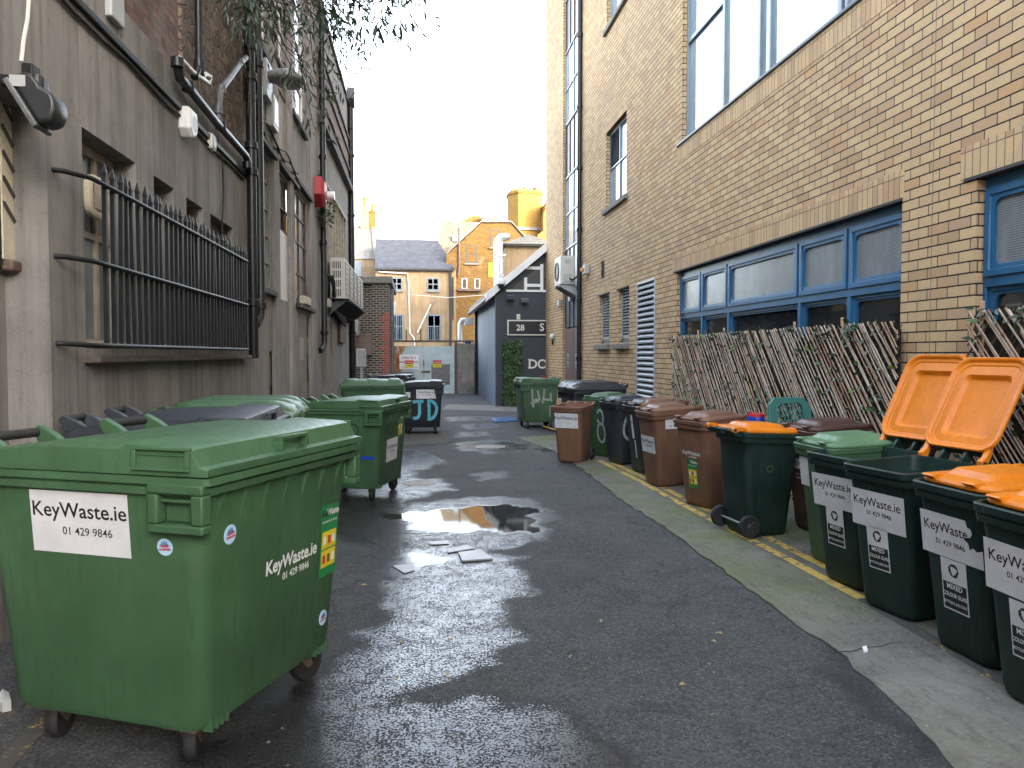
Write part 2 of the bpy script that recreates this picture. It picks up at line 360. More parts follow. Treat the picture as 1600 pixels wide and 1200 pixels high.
M['willow_pale'] = flat('pale_willow_rod', (.42, .345, .27), .7, .3, 5, .2)
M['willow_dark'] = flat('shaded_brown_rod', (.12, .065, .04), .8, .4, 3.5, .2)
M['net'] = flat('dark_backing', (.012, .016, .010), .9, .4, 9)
M['rust_gate'] = None
def gate_mat():
    t = T('rusty_pale_steel'); p = t.pos(); n = t.noise(t.sc(p, 1.3, 1, .7), 2.1, 7, .7); x = t.n('SeparateXYZ', {0: p}).outputs[0]; z = t.n('SeparateXYZ', {0: p}).outputs[2]
    k = t.math('ADD', n, t.mr(x, -.9, .5, .16, -.2)); c = t.ramp(t.noise(p, 3, 4), [(.3, (.36, .45, .46)), (.7, (.48, .57, .57))])
    c = t.mix(t.mr(k, .56, .66), c, (.36, .135, .03)); c = t.mix(t.mr(k, .66, .74, 0, .7), c, (.16, .065, .025))
    t.P(Base_Color=c, Roughness=.7); return t.m
M['rust_gate'] = gate_mat()
M['paper'] = flat('wet_paper', (.30, .30, .295), .35, .2, 9, .3)
M['sheet_blue'] = flat('blue_board', (.10, .19, .36), .25, .2, 4)
# ---------------------------------------------------------------- ground
import numpy as np
def gpx(pts): return np.array([onZ(*p) for p in pts])
def sdist(P, poly):
    """signed distance, positive inside"""
    d = np.full(len(P), 1e9); ins = np.zeros(len(P), bool); n = len(poly)
    for i in range(n):
        a, b = poly[i], poly[(i+1) % n]; e = b-a; w_ = P-a
        t = np.clip((w_@e)/(e@e+1e-12), 0, 1); d = np.minimum(d, np.hypot(*(w_-t[:, None]*e).T))
        c = (a[1] > P[:, 1]) != (b[1] > P[:, 1])
        xx = (b[0]-a[0])*(P[:, 1]-a[1])/(b[1]-a[1]+1e-12)+a[0]
        ins ^= c & (P[:, 0] < xx)
    return np.where(ins, d, -d)
def sm(x, a, b):
    t = np.clip((x-a)/(b-a), 0, 1); return t*t*(3-2*t)
WET = [  # outline in the photo, level reached inside, softness in metres
 ([(330,1215),(400,1115),(480,1062),(560,1010),(595,965),(600,905),(570,880),(600,858),(690,850),(810,872),(828,905),(800,930),(780,960),(805,1000),(785,1028),(735,1042),(680,1068),(640,1092),(700,1100),(800,1095),(880,1118),(930,1165),(975,1230),(600,1290)], .56, .17),
 ([(560,870),(620,858),(700,860),(720,885),(640,895),(580,890)], .50, .2),
 ([(640,868),(672,866),(690,874),(670,884),(640,880)], 1.0, .10),
 ([(690,915),(800,905),(820,925),(790,950),(700,950)], .60, .25),
 ([(590,800),(650,788),(760,774),(840,780),(868,805),(850,842),(800,856),(740,868),(640,868),(560,850),(500,830),(500,800)], .50, .16),
 ([(592,802),(650,799),(700,796),(790,788),(832,792),(840,812),(833,834),(790,834),(745,826),(690,833),(652,826),(640,812),(610,808)], 1.08, .05),
 ([(600,700),(660,704),(688,722),(655,733),(640,748),(690,750),(700,765),(650,775),(620,795),(560,800),(520,790),(540,760),(600,745)], .56, .25),
 ([(718,692),(765,688),(830,694),(830,702),(765,708),(718,701)], .62, .25),
 ([(830,700),(875,695),(890,702),(850,708)], .62, .2),
 ([(725,664),(770,662),(775,668),(735,670)], .6, .3),
 ([(720,676),(755,675),(758,681),(722,682)], .6, .3),
 ([(700,652),(760,650),(770,656),(705,658)], .52, .3),
 ([(300,1215),(345,1160),(420,1110),(470,1100),(500,1130),(420,1190),(380,1240)], .72, .15),
 ([(380,1135),(430,1120),(440,1140),(395,1150)], 1.0, .06),
 ([(870,880),(930,875),(925,900),(880,905)], .30, .2), ([(880,965),(930,958),(935,975),(885,985)], .30, .2), ([(740,740),(790,735),(790,750),(745,752)], .34, .2), ([(1230,985),(1330,1040),(1500,1200),(1440,1200),(1300,1050)], .27, .12),
]
def ground():
    x0, x1, y0, y1, c = -2.4, 4.0, 1.4, 34.0, .07
    nx, ny = int((x1-x0)/c)+1, int((y1-y0)/c)+1
    xs, ys = np.linspace(x0, x1, nx), np.linspace(y0, y1, ny)
    P = np.stack(np.meshgrid(xs, ys), -1).reshape(-1, 2)
    wet = np.zeros(len(P))
    q = P + .05*np.stack([np.sin(P[:, 0]*9+P[:, 1]*5)+np.sin(P[:, 1]*13), np.sin(P[:, 1]*8-P[:, 0]*6)+np.sin(P[:, 0]*17)], -1)
    for poly, lv, so_ in WET: wet = np.maximum(wet, lv*sm(sdist(q, gpx(poly)), -so_, so_*.55))
    v = [(a, b, 0.0) for a, b in P]
    f = [(j*nx+i, j*nx+i+1, (j+1)*nx+i+1, (j+1)*nx+i) for j in range(ny-1) for i in range(nx-1)]
    k = len(v); B = 260.0
    v += [(-B, -B, 0), (B, -B, 0), (B, B, 0), (-B, B, 0), (x0, y0, 0), (x1, y0, 0), (x1, y1, 0), (x0, y1, 0)]
    f += [(k, k+1, k+5, k+4), (k+1, k+2, k+6, k+5), (k+2, k+3, k+7, k+6), (k+3, k, k+4, k+7)]
    me = bpy.data.meshes.new('asphalt_ground'); me.from_pydata(v, [], f); me.update()
    at = me.attributes.new('wet', 'FLOAT', 'POINT'); at.data.foreach_set('value', np.concatenate([wet, np.zeros(8)]).astype(np.float32))
    t = T('wet_asphalt'); p = t.pos()
    wv = t.n('Attribute', attribute_name='wet').outputs['Fac']
    vor = t.n('TexVoronoi', {'Vector': p, 'Scale': 95.}, feature='F1'); vc = t.n('SeparateXYZ', {0: vor.outputs[1]}).outputs[0]
    g1 = t.noise(p, 72, 5, .66); g2 = t.noise(p, 20, 4, .62); big = t.noise(p, 1.1, 6, .65); mid = t.noise(p, 5, 5, .65)
    grain = t.mr(t.math('ADD', t.math('MULTIPLY', g1, .72), t.math('MULTIPLY', g2, .28)), .33, .67)
    wl_ = t.math('ADD', wv, t.math('MULTIPLY', t.math('ADD', mid, -.5), t.mr(wv, .05, .4, 0., .58)))
    water = t.math('MULTIPLY', t.mr(t.math('SUBTRACT', wl_, grain), -.04, .08), t.mr(wv, .1, .3))
    damp = t.mr(wl_, .06, .36)
    c = t.ramp(big, [(.3, (.060, .062, .066)), (.5, (.080, .082, .086)), (.72, (.105, .105, .104))])
    c = t.mix(t.mr(mid, .5, .72, 0, .6), c, (.045, .045, .047)); c = t.mix(t.mr(t.noise(p, 2.1, 5, .6), .62, .72, 0, .55), c, (.034, .034, .036))
    c = t.mix(t.mr(vc, .72, .95, 0, .55), c, (.19, .185, .175)); c = t.mix(t.mr(vc, .3, .05, 0, .6), c, (.02, .02, .021))
    spk = t.noise(p, 24, 2, .5); c = t.mix(t.mr(spk, .735, .76, 0, .8), c, (.30, .29, .26))
    c = t.mix(t.mr(t.noise(p, .7, 5, .7), .56, .72, 0, .30), c, (.075, .072, .05))
    crk = t.n('TexVoronoi', {'Vector': t.n('VectorMath', {0: p, 1: t.sc(t.n('TexNoise', {'Vector': p, 'Scale': 1.7, 'Detail': 5}).outputs[1], .9, .9, 0)}, operation='ADD').outputs[0], 'Scale': .42}, feature='DISTANCE_TO_EDGE').outputs[0]
    c = t.mix(t.mr(crk, .006, .001, 0, .35), c, (.018, .018, .018))
    c = t.mix(t.math('MULTIPLY', damp, .78), c, (.010, .010, .011))
    h = t.math('ADD', t.math('MULTIPLY', grain, 1.0), t.math('MULTIPLY', vor.outputs[0], .25))
    st = t.math('MULTIPLY', t.mr(water, 0, 1, .85, .085), t.mr(wl_, .80, 1.0, 1.0, .03))
    bn = t.n('Bump', {'Height': h, 'Strength': st, 'Distance': .012}).outputs[0]
    pond = t.mr(wl_, .78, 1.0)
    rg = t.mix(water, t.mix(damp, (.86, .86, .86), (.46, .46, .46)), t.mix(pond, (.085, .085, .085), (.025, .025, .025)))
    t.P(Base_Color=c, Roughness=rg, Normal=bn, Specular_IOR_Level=t.mr(water, 0, 1, .30, .5), IOR=t.mr(water, 0, 1, 1.45, 1.40))
    me.materials.append(t.m)
    o = bpy.data.objects.new('asphalt_ground', me); C.objects.link(o); tag(o, kind='structure')
ground()
def concrete_mat():
    t = T('mossy_concrete'); p = t.pos(); a = t.noise(p, 1.5, 6, .65); b = t.noise(p, .9, 5, .6); f = t.noise(p, 40, 5, .7); s_ = t.noise(t.sc(p, 5, 1.2, 1), 4, 5, .6)
    c = t.ramp(a, [(.28, (.075, .071, .062)), (.5, (.135, .129, .113)), (.75, (.205, .197, .175))])
    y = t.n('SeparateXYZ', {0: p}).outputs[1]
    mo = t.math('MULTIPLY', t.mr(b, .42, .62), t.mr(y, 3.2, 6.0, .35, .95))
    c = t.mix(mo, c, (.10, .125, .042)); c = t.mix(t.mr(t.noise(p, 3.2, 6, .7), .52, .70, 0, .55), c, (.05, .047, .042)); c = t.mix(t.mr(s_, .52, .7, 0, .55), c, (.055, .054, .05))
    c = t.mix(t.mr(f, .4, .75, 0, .4), c, (.26, .25, .22)); c = t.mix(t.mr(t.noise(p, 30, 2), .73, .76), c, (.40, .38, .30))
    t.P(Base_Color=c, Roughness=.85, Specular_IOR_Level=.25, Normal=t.bump(t.math('ADD', f, s_), .5, .01)); return t.m
M['concrete'] = concrete_mat()
def line_mat(name, col, lo, base=(.10, .098, .09)):
    t = T(name); p = t.pos(); n = t.noise(p, 9, 7, .75); n2 = t.noise(p, 50, 4, .7); b = t.noise(p, 2.2, 4, .6)
    k = t.math('ADD', t.math('ADD', t.math('MULTIPLY', n, .6), t.math('MULTIPLY', n2, .25)), t.math('MULTIPLY', b, .15))
    c = t.ramp(n, [(.3, tuple(x*.75 for x in col)), (.7, col)])
    t.P(Base_Color=t.mix(t.mr(k, lo, lo+.06), base, c), Roughness=.8, Specular_IOR_Level=.2); return t.m
M['yellow_line'] = line_mat('worn_yellow_paint', (.55, .385, .10), .44)
M['yellow_worn'] = line_mat('worn_away_yellow_paint', (.50, .34, .07), .535, (.075, .073, .07))
KERB = [(1640,1340),(1480,1190),(1400,1105),(1322,1032),(1265,990),(1180,930),(1100,872),(1050,833),(1000,801),(960,775),(925,745),(900,727),(860,703),(806,684)]
def path_z(x): return .009+max(0.0, x-2.3)*.05       # the path rises towards the wall
def strip():
    e = [Vector((*p, 0)) for p in gpx(KERB)]; out = []
    for a, b in zip(e, e[1:]):
        n = max(2, int((b-a).length/.12))
        for k in range(n):
            q = a.lerp(b, k/n); out.append((q.x+random.gauss(0, .014), q.y))
    out.append((e[-1].x, e[-1].y)); mb = MB()
    top = [(x, y, .012) for x, y in out]; far = out[-1][1]
    for (ax, ay, _), (bx, by, _) in zip(top, top[1:]):
        mb.quad((ax, ay, .012), (WR+.02, ay, .012), (WR+.02, by, .012), (bx, by, .012)); mb.quad((ax, ay, 0), (ax, ay, .012), (bx, by, .012), (bx, by, 0))
    mb.quad((top[0][0], top[0][1], .012), (top[0][0], -6, .012), (WR+.02, -6, .012), (WR+.02, top[0][1], .012))
    mb.v = [(x, y, path_z(x) if z > .005 else z) for x, y, z in mb.v]
    tag(mb.build('concrete_path', M['concrete']), kind='structure')
    # the trowelled joint across the path and the dirty gully beside it
    mb = MB(); a = onZ(1300, 1026); b = onZ(1420, 1012)
    mb.add([(a[0]+(b[0]-a[0])*k/8, a[1]+(b[1]-a[1])*k/8+.012*math.sin(k*2.3)+sg*(.006-.0006*k), path_z(a[0]+(b[0]-a[0])*k/8)+.003) for sg in (-1, 1) for k in range(9)], [(k, k+1, k+10, k+9) for k in range(8)])
    tag(mb.build('path_joint', M['void']), kind='structure')
strip()
def line_strip(name, pts, wd, z, mat):
    mb = MB(); e = [Vector((*p, z)) for p in pts]
    for a, b in zip(e, e[1:]):
        d = (b-a).normalized(); s_ = Vector((d.y, -d.x, 0))*wd/2; q = [a-s_, a+s_, b+s_, b-s_]
        if z > .01: q = [Vector((v_.x, v_.y, path_z(v_.x)+.004)) for v_ in q]
        mb.quad(*q)
    tag(mb.build(name, mat), kind='structure')
def gpp(pts):
    out = []
    for a in pts:
        z = .03
        for _ in range(4): q = onZ(*a, z); z = path_z(q[0])+.004
        out.append(q)
    return out
line_strip('yellow_line', gpp([(937,720),(993,748),(1068,789),(1200,857),(1347,935)]), .085, .016, M['yellow_line'])
line_strip('yellow_line', gpp([(1348,936),(1450,994),(1560,1058),(1660,1130)]), .085, .016, M['yellow_worn'])
line_strip('yellow_line', gpp([(955,722),(1014,750),(1073,781),(1198,839),(1287,884),(1340,912)]), .085, .016, M['yellow_line'])
line_strip('yellow_line', gpx([(826,664),(846,668),(872,676)]), .10, .016, M['yellow_line'])
line_strip('yellow_line', [(-1.74, 2.6), (-1.80, 3.6), (-1.86, 5.0), (-1.9, 8)], .09, .004, M['yellow_worn'])
line_strip('yellow_line', [(-1.98, 2.6), (-2.03, 3.6), (-2.08, 5.0), (-2.1, 8)], .09, .004, M['yellow_worn'])
mb = MB(); q = [(*p, .006) for p in gpx([(560,700),(703,693),(694,674),(560,676)])]; mb.quad(*q)
tag(mb.build('paving_slab', render_mat('slab', (.10, .092, .085), (.065, .06, .056), (.14, .13, .12), .2, 3)), kind='structure')
mb = MB(); mb.quad(*[(*p, .006) for p in gpx([(690,640),(900,646),(900,637),(700,632)])])
tag(mb.build('crossing_kerb', render_mat('kerb_stone', (.17, .16, .145), (.10, .095, .09), (.22, .21, .19), .2, 3)), kind='structure')
# ---------------------------------------------------------------- building helpers
def wallX(mb, X, y0, y1, z0, z1, ops, depth):
    """wall face on the plane x = X with openings (ya, yb, za, zb) and reveals going back by depth"""
    ys = sorted({y0, y1, *[min(max(o[i], y0), y1) for o in ops for i in (0, 1)]}); zs = sorted({z0, z1, *[min(max(o[i], z0), z1) for o in ops for i in (2, 3)]})
    for a, b in zip(ys, ys[1:]):
        for c, d in zip(zs, zs[1:]):
            my, mz = (a+b)/2, (c+d)/2
            if any(o[0] < my < o[1] and o[2] < mz < o[3] for o in ops): continue
            mb.quad((X, a, c), (X, b, c), (X, b, d), (X, a, d))
    for o in ops:
        ya, yb, za, zb = o[:4]; dp = o[4] if len(o) > 4 else depth; X2 = X+dp
        ya, yb, za, zb = max(ya, y0), min(yb, y1), max(za, z0), min(zb, z1)
        mb.quad((X, ya, za), (X2, ya, za), (X2, ya, zb), (X, ya, zb)); mb.quad((X, yb, za), (X2, yb, za), (X2, yb, zb), (X, yb, zb))
        mb.quad((X, ya, zb), (X2, ya, zb), (X2, yb, zb), (X, yb, zb))
        if za > .02: mb.quad((X, ya, za), (X2, ya, za), (X2, yb, za), (X, yb, za))
def winX(root, X, ya, yb, za, zb, s, ycuts=(), zcuts=(), fw=.05, fm='alu', pm='pane_clear', name='window', th=.06, skip=()):
    """framed window on the plane x = X; s = +1 when the inside lies toward +x. cuts are fractions"""
    fb = MB(); x0, x1 = X, X+s*th
    ye = [ya, *[ya+(yb-ya)*c for c in ycuts], yb]; ze = [za, *[za+(zb-za)*c for c in zcuts], zb]
    fb.box(x0, x1, ya, yb, za, za+fw); fb.box(x0, x1, ya, yb, zb-fw, zb)
    fb.box(x0, x1, ya, ya+fw, za+fw, zb-fw); fb.box(x0, x1, yb-fw, yb, za+fw, zb-fw)
    for c in ye[1:-1]: fb.box(x0+s*.002, x1-s*.002, c-fw*.4, c+fw*.4, za+fw, zb-fw)
    for c in ze[1:-1]: fb.box(x0+s*.006, x1-s*.006, ya+fw, yb-fw, c-fw*.4, c+fw*.4)
    fr = fb.build(name, M[fm], root, bevel=.006, seg=1)
    k = 0
    for i in range(len(ye)-1):
        for j in range(len(ze)-1):
            if (i, j) in skip: continue
            p_ = pm[k % len(pm)] if isinstance(pm, (list, tuple)) else pm; k += 1
            tl = random.uniform(-.004, .004); xx = X+s*(th*.6)
            MB().quad((xx+tl, ye[i]+.01, ze[j]+.01), (xx-tl, ye[i+1]-.01, ze[j]+.01), (xx-tl*.5, ye[i+1]-.01, ze[j+1]-.01), (xx+tl, ye[i]+.01, ze[j+1]-.01)).build('pane', M[p_], fr)
    return fr
def winY(root, Y, xa, xb, za, zb, xcuts=(), zcuts=(), fw=.06, fm='alu', pm='pane_clear', th=.06, name='window'):
    fb = MB(); fb.box(xa, xb, Y, Y+th, za, za+fw); fb.box(xa, xb, Y, Y+th, zb-fw, zb); fb.box(xa, xa+fw, Y, Y+th, za+fw, zb-fw); fb.box(xb-fw, xb, Y, Y+th, za+fw, zb-fw)
    for c in xcuts: c = xa+(xb-xa)*c; fb.box(c-fw*.4, c+fw*.4, Y+.004, Y+th-.004, za+fw, zb-fw)
    for c in zcuts: c = za+(zb-za)*c; fb.box(xa+fw, xb-fw, Y+.008, Y+th-.008, c-fw*.4, c+fw*.4)
    fr = fb.build(name, M[fm], root)
    MB().quad((xa+.01, Y+th*.6, za+.01), (xb-.01, Y+th*.6, za+.01), (xb-.01, Y+th*.6, zb-.01), (xa+.01, Y+th*.6, zb-.01)).build('pane', M[pm], fr)
    return fr
def louvreX(root, X, ya, yb, za, zb, n, s=1, name='louvre', fm='louvre', fw=.04):
    fb = MB(); fb.box(X, X+s*.09, ya, ya+fw, za, zb); fb.box(X, X+s*.09, yb-fw, yb, za, zb); fb.box(X, X+s*.09, ya+fw, yb-fw, zb-fw, zb); fb.box(X, X+s*.09, ya+fw, yb-fw, za, za+fw)
    fr = fb.build(name, M[fm], root, bevel=.004, seg=1); mb = MB(); h = (zb-za-2*fw)/n
    for k in range(n):
        z = za+fw+h*k
        mb.add([(X+s*.004, ya+fw, z+.0), (X+s*.004, yb-fw, z+.0), (X+s*.08, yb-fw, z+h*.98), (X+s*.08, ya+fw, z+h*.98), (X+s*.0, ya+fw, z+h*.30), (X+s*.0, yb-fw, z+h*.30)],
               [(0, 1, 5, 4), (4, 5, 2, 3), (0, 1, 2, 3)])
    mb.build('slats', M[fm], fr)
    MB().quad((X+s*.1, ya, za), (X+s*.1, yb, za), (X+s*.1, yb, zb), (X+s*.1, ya, zb)).build('back_panel', M['void'], fr)
    return fr
def pipe_thing(label, path, r, mat='pipe', collars=(), name='drainpipe', group=None, cr=1.35, ch=.09, n=12):
    p0 = Vector(path[0]); o = thing(name, label, 'pipe', p0, 0, group)
    MB().tube(path, r, n).build('pipe', M[mat], o, smooth=40)
    for c in collars:
        c = Vector(c); MB().tube([c-Vector((0, 0, ch/2)), c+Vector((0, 0, ch/2))], r*cr, n).build('collar', M[mat], o, smooth=40, bevel=.006)
    return o

# ---------------------------------------------------------------- the tan brick building on the right
RB = thing('brick_building', 'long tan brick building with blue timber ground floor windows along the right of the alley', 'building', (WR, 2.0, 0))
YF = onX(852.5, 553, WR)[0]              # its far corner
ybN, ybF = RY(905), RY(879)              # recessed strip with the brown door
yb1, yb0 = RY(1056), RY(1405.5)          # first blue window band
yb2, yb3 = RY(1520), 2.35                # second blue window band
zbt = (RZ(1056,423)+RZ(1405,312))/2
zb2 = RZ(1520, 276)
yu1 = RY(1062); zu0 = RZ(1062, 222)      # upper window
sw0, sw1 = RY(977), RY(945.5); zs0, zs1 = RZ(960, 317), (RZ(945,212)+RZ(977,174))/2
zt0 = RZ(948, 46)
l1a, l1b = RY(952), RY(936.5); l2a, l2b = RY(982.5), RY(966); l3a, l3b = RY(1023), RY(995)
zl0, zl1 = (RZ(944,537)+RZ(974,536))/2, (RZ(937,461)+RZ(966,451))/2
v0, v1 = RY(944), RY(938)
ROOF = 22.0  # unseen height and depth stretched to keep sun off the far houses
OPS = [(ybN, ybF, 0, ROOF-.6, .16), (yb0, yb1, .75, zbt), (yb3, yb2, .75, zb2), (1.0, yu1, zu0, zu0+2.6), (sw0, sw1, zs0, zs1), (sw0, sw1, zt0, zt0+1.75),
       (l1a, l1b, zl0, zl1, .17), (l2a, l2b, zl0, zl1, .17), (l3a, l3b, RZ(1010,620), RZ(1010,438), .03), (v0, v1, RZ(941,436), RZ(941,407), .06)]
mb = MB(); wallX(mb, WR, -6, YF, 0, ROOF, OPS, .13)
mb.quad((WR, YF, 0), (WR+45, YF, 0), (WR+45, YF, ROOF), (WR, YF, ROOF)); mb.quad((WR, -6, 0), (WR+45, -6, 0), (WR+45, -6, ROOF), (WR, -6, ROOF))
mb.quad((WR+45, -6, 0), (WR+45, YF, 0), (WR+45, YF, ROOF), (WR+45, -6, ROOF))
mb.build('wall', M['tan_brick'], RB)
mb = MB(); mb.box(WR-.05, WR+45.05, -6.05, YF+.05, ROOF, ROOF+.12); mb.build('roof', M['trim_dark'], RB)
def soldier(ya, yb, z0, z1, nm='soldier_course'):
    MB().box(WR-.004, WR+.05, ya, yb, z0, z1).build(nm, M['tan_soldier'], RB)
SH = BW*1.0
soldier(yb0-.02, yb1+.20, zbt, zbt+SH); soldier(yb3, yb2+.18, zb2, zb2+SH); soldier(1.0, yu1+.2, zu0-.06-SH, zu0-.06)
for a, b in ((sw0, sw1), ): soldier(a-.1, b+.1, zs1, zs1+SH)
soldier(l1a-.05, l1b+.2, zl1, zl1+SH); soldier(l2a-.05, l2b+.2, zl1+.004, zl1+SH+.004)
# dark steel lintels and sills
for a, b, z in ((yb0, yb1, zbt), (yb3, yb2, zb2), (l1a, l1b, zl1), (l2a, l2b, zl1)): MB().box(WR-.015, WR+.12, a, b+.13, z-.026, z-.001).build('lintel', M['trim_dark'], RB)
def sill(ya, yb, z, p=.07, h=.12, mat='stone_sill', drop=0):
    MB().prism([(WR-p, z-h), (WR+.12, z-h), (WR+.12, z+.02), (WR-p, z-.02)], 'y', ya, yb).build('sill', M[mat], RB, bevel=.008)
for z in (zs0, zt0): sill(sw0-.12, sw1+.14, z)
for a, b in ((l1a, l1b), (l2a, l2b)): sill(a-.04, b+.2, zl0, .10, .13)
sill(1.0, yu1+.2, zu0, .03, .06, 'alu_dark')
# blue window bands: each light is a frame with a round-cornered hole
def bay(root, X, ya, yb, za, zb, r=.07, b=.075, pane='pane_wired', deep=.05, top=False):
    fb = MB(); n = 5
    def R_(a0, a1, b0, b1, rr, x): return rrect(a0, a1, b0, b1, rr, x, n, 'x')
    o = R_(ya, yb, za, zb, .012, X); i1 = R_(ya+b*.55, yb-b*.55, za+b*.55, zb-b*.55, .014, X); i2 = R_(ya+b*.62, yb-b*.62, za+b*.62, zb-b*.62, .014, X+.012); i3 = R_(ya+b, yb-b, za+b, zb-b, r, X+.014); i4 = R_(ya+b, yb-b, za+b, zb-b, r, X+deep)
    ob = R_(ya, yb, za, zb, .012, X+deep)
    fb.loft([ob, o, i1, i2, i3, i4], False, False)
    f = fb.build('window', M['blue_paint'], root, smooth=35)
    MB().add(R_(ya+b-.004, yb-b+.004, za+b-.004, zb-b+.004, r, X+deep*.75), [tuple(range(4*(n+1)))]).build('pane', M[pane], f)
def band(px, zt, zm, pane_t='pane_wired', pane_b='pane_dark', ylim=None):
    fb = MB(); ys = [RY(p) for p in px]; X = WR+.075
    fb.box(X, X+.08, min(ys)-.1, max(ys)+.06, zt-.12, zt-.026)
    fb.box(X-.005, X+.08, min(ys)-.1, max(ys)+.06, zm-.055, zm+.055); fb.box(X, X+.08, min(ys)-.1, max(ys)+.06, .75, .85)
    for k, y in enumerate(ys): fb.box(X-.003, X+.08, y-.033, y+.033, .85, zt-.12)
    fb.build('frame', M['blue_paint'], RB, bevel=.006, seg=1)
    for a, b in zip(ys, ys[1:]):
        ya, yb = min(a, b)+.037, max(a, b)-.037
        bay(RB, X-.022, ya-.012, yb+.012, zm+.03, zt-.115, min(.07, (yb-ya)*.2), .085, pane_t)
        bay(RB, X+.022, ya-.01, yb+.01, .86, zm-.05, min(.07, (yb-ya)*.2), .06, pane_b)
zm = RZ(1400, 443)
band([1405.5, 1314, 1238, 1129, 1088.5, 1056], zbt, zm)
zm2 = RZ(1560, 434)
band([1900, 1690, 1520], zb2, zm2)
# glazing strip with spandrels above the brown door
XS = WR+.10
def zrow(p): return RZ(891, p)
rows = [('s', -260, -120), ('g', -120, 62-60), ('s', 2, 62), ('g', 62, 182), ('s', 182, 266), ('g', 266, 384), ('s', 384, 510)]
for kind, top, bot in [('g', 62, 182), ('s', 182, 266), ('g', 266, 384), ('s', 384, 510), ('s', -20, 62), ('g', -170, -20), ('s', -300, -170)]:
    za, zb = zrow(bot), zrow(top); 
    if kind == 'g': winX(RB, XS-.04, ybN+.005, ybF-.005, za, zb, 1, (.5,), (.48,), .05, 'alu', 'pane_clear')
    else:
        m2 = MB(); m2.box(XS, XS+.03, ybN+.005, ybF-.005, za, zb); pn = m2.build('spandrel_panel', M['spandrel'], RB); r_ = MB()
        for k in range(5): y = ybN+.03+(ybF-ybN-.06)*k/4; r_.box(XS-.03, XS-.001, y-.022, y+.022, za+.01, zb-.01)
        r_.build('fins', M['wood_brown'], pn)
zd = zrow(512)
dr = MB().box(XS-.01, XS+.04, ybN+.02, ybF-.02, 0.02, zd).build('door', M['door_brown'], RB)
mb = MB(); mb.box(XS-.016, XS-.009, (ybN+ybF)/2-.012, (ybN+ybF)/2+.012, .05, zd-.05); mb.build('door_joint', M['trim_dark'], dr)
for y in (ybN+(ybF-ybN)*.33, ybN+(ybF-ybN)*.83):
    for z in (zrow(557), zrow(569)):
        MB().box(XS-.018, XS-.0095, y-.13, y+.13, z-.085, z+.085).build('notice', M['grey_plastic'], dr)
        MB().box(XS-.022, XS-.0175, y-.10, y+.10, z-.06, z-.005).build('notice_print', M['blue_ink'], dr)
MB().box(XS-.025, XS-.0095, ybN+.06, ybN+.2, zrow(527), zrow(517)).build('door_sign', M['grey_plastic'], dr)
# small windows
def smallwin(za, zb):
    ym = (sw0+sw1)/2; zm_ = za+(zb-za)*.52; X = WR+.085
    winX(RB, X, sw0+.01, sw1-.01, za+.02, zb-.01, 1, (.5,), (.52,), .055, 'alu', 'pane_sky', skip=((1, 1),))
    mb = MB(); n = 14; h = (zb-.06-zm_-.03)/n
    for k in range(n):
        z = zm_+.03+h*k; mb.add([(X+.0, ym+.03, z), (X+.0, sw1-.06, z), (X+.035, sw1-.06, z+h*.9), (X+.035, ym+.03, z+h*.9)], [(0, 1, 2, 3)])
    mb.build('louvre_slats', M['alu'], RB); MB().quad((X+.045, ym, zm_), (X+.045, sw1-.05, zm_), (X+.045, sw1-.05, zb-.05), (X+.045, ym, zb-.05)).build('louvre_back', M['void'], RB)
smallwin(zs0, zs1); smallwin(zt0, zt0+1.75)
louvreX(RB, WR+.07, l1a+.01, l1b-.01, zl0+.10, zl1-.02, 15); louvreX(RB, WR+.07, l2a+.01, l2b-.01, zl0+.10, zl1-.02, 15)
MB().box(WR+.06, WR+.12, l1a+.01, l1b-.01, zl0+.01, zl0+.095).build('louvre_base', M['alu_dark'], RB); MB().box(WR+.06, WR+.12, l2a+.01, l2b-.01, zl0+.01, zl0+.095).build('louvre_base', M['alu_dark'], RB)
louvreX(RB, WR-.012, l3a, l3b, RZ(1010, 640)-.25, RZ(1010, 438), 25)
lv = louvreX(RB, WR+.02, v0, v1, RZ(941,436), RZ(941,407), 7, 1, 'vent', 'alu_dark', .02)
# upper long window
X = WR+.075; ys = [yu1, RY(1114), RY(1121), RY(1174), RY(1190), RY(1296), RY(1420), 3.0, 1.0]; ztr = RZ(1062, 72)
fb = MB(); 
for y, wd in ((ys[0]-.03, .06), (RY(1117.5), .07), (RY(1171), .07), (RY(1187), .05), (RY(1292), .07), (RY(1302), .04), (RY(1500), .07)): fb.box(X, X+.07, y-wd/2, y+wd/2, zu0, zu0+2.6)
fb.box(X, X+.07, 1.0, yu1, zu0, zu0+.05); fb.box(X+.003, X+.067, RY(1117), yu1, ztr-.035, ztr+.035); fb.box(X+.003, X+.067, RY(1171), RY(1117), ztr+.24, ztr+.3)
fw_ = fb.build('window', M['alu'], RB, bevel=.005, seg=1)
for a, b, pm in ((yu1, RY(1117.5), 'pane_sky'), (RY(1117.5), RY(1171), 'pane_sky'), (RY(1171), RY(1187), 'pane_sky'), (RY(1187), RY(1295), 'pane_sky'), (RY(1295), RY(1500), 'pane_clear'), (RY(1500), 1.0, 'pane_sky')):
    MB().quad((X+.045, a-.003, zu0), (X+.045, b+.003, zu0), (X+.045, b+.003, zu0+2.6), (X+.045, a-.003, zu0+2.6)).build('pane', M[pm], fw_)
mb = MB(); ya_, yb_ = RY(1168), RY(1121)
for k in range(12): z = ztr+.32+k*.05; mb.add([(X+.0, ya_, z), (X+.0, yb_, z), (X+.04, yb_, z+.045), (X+.04, ya_, z+.045)], [(0, 1, 2, 3)])
mb.build('louvre_slats', M['alu'], fw_)
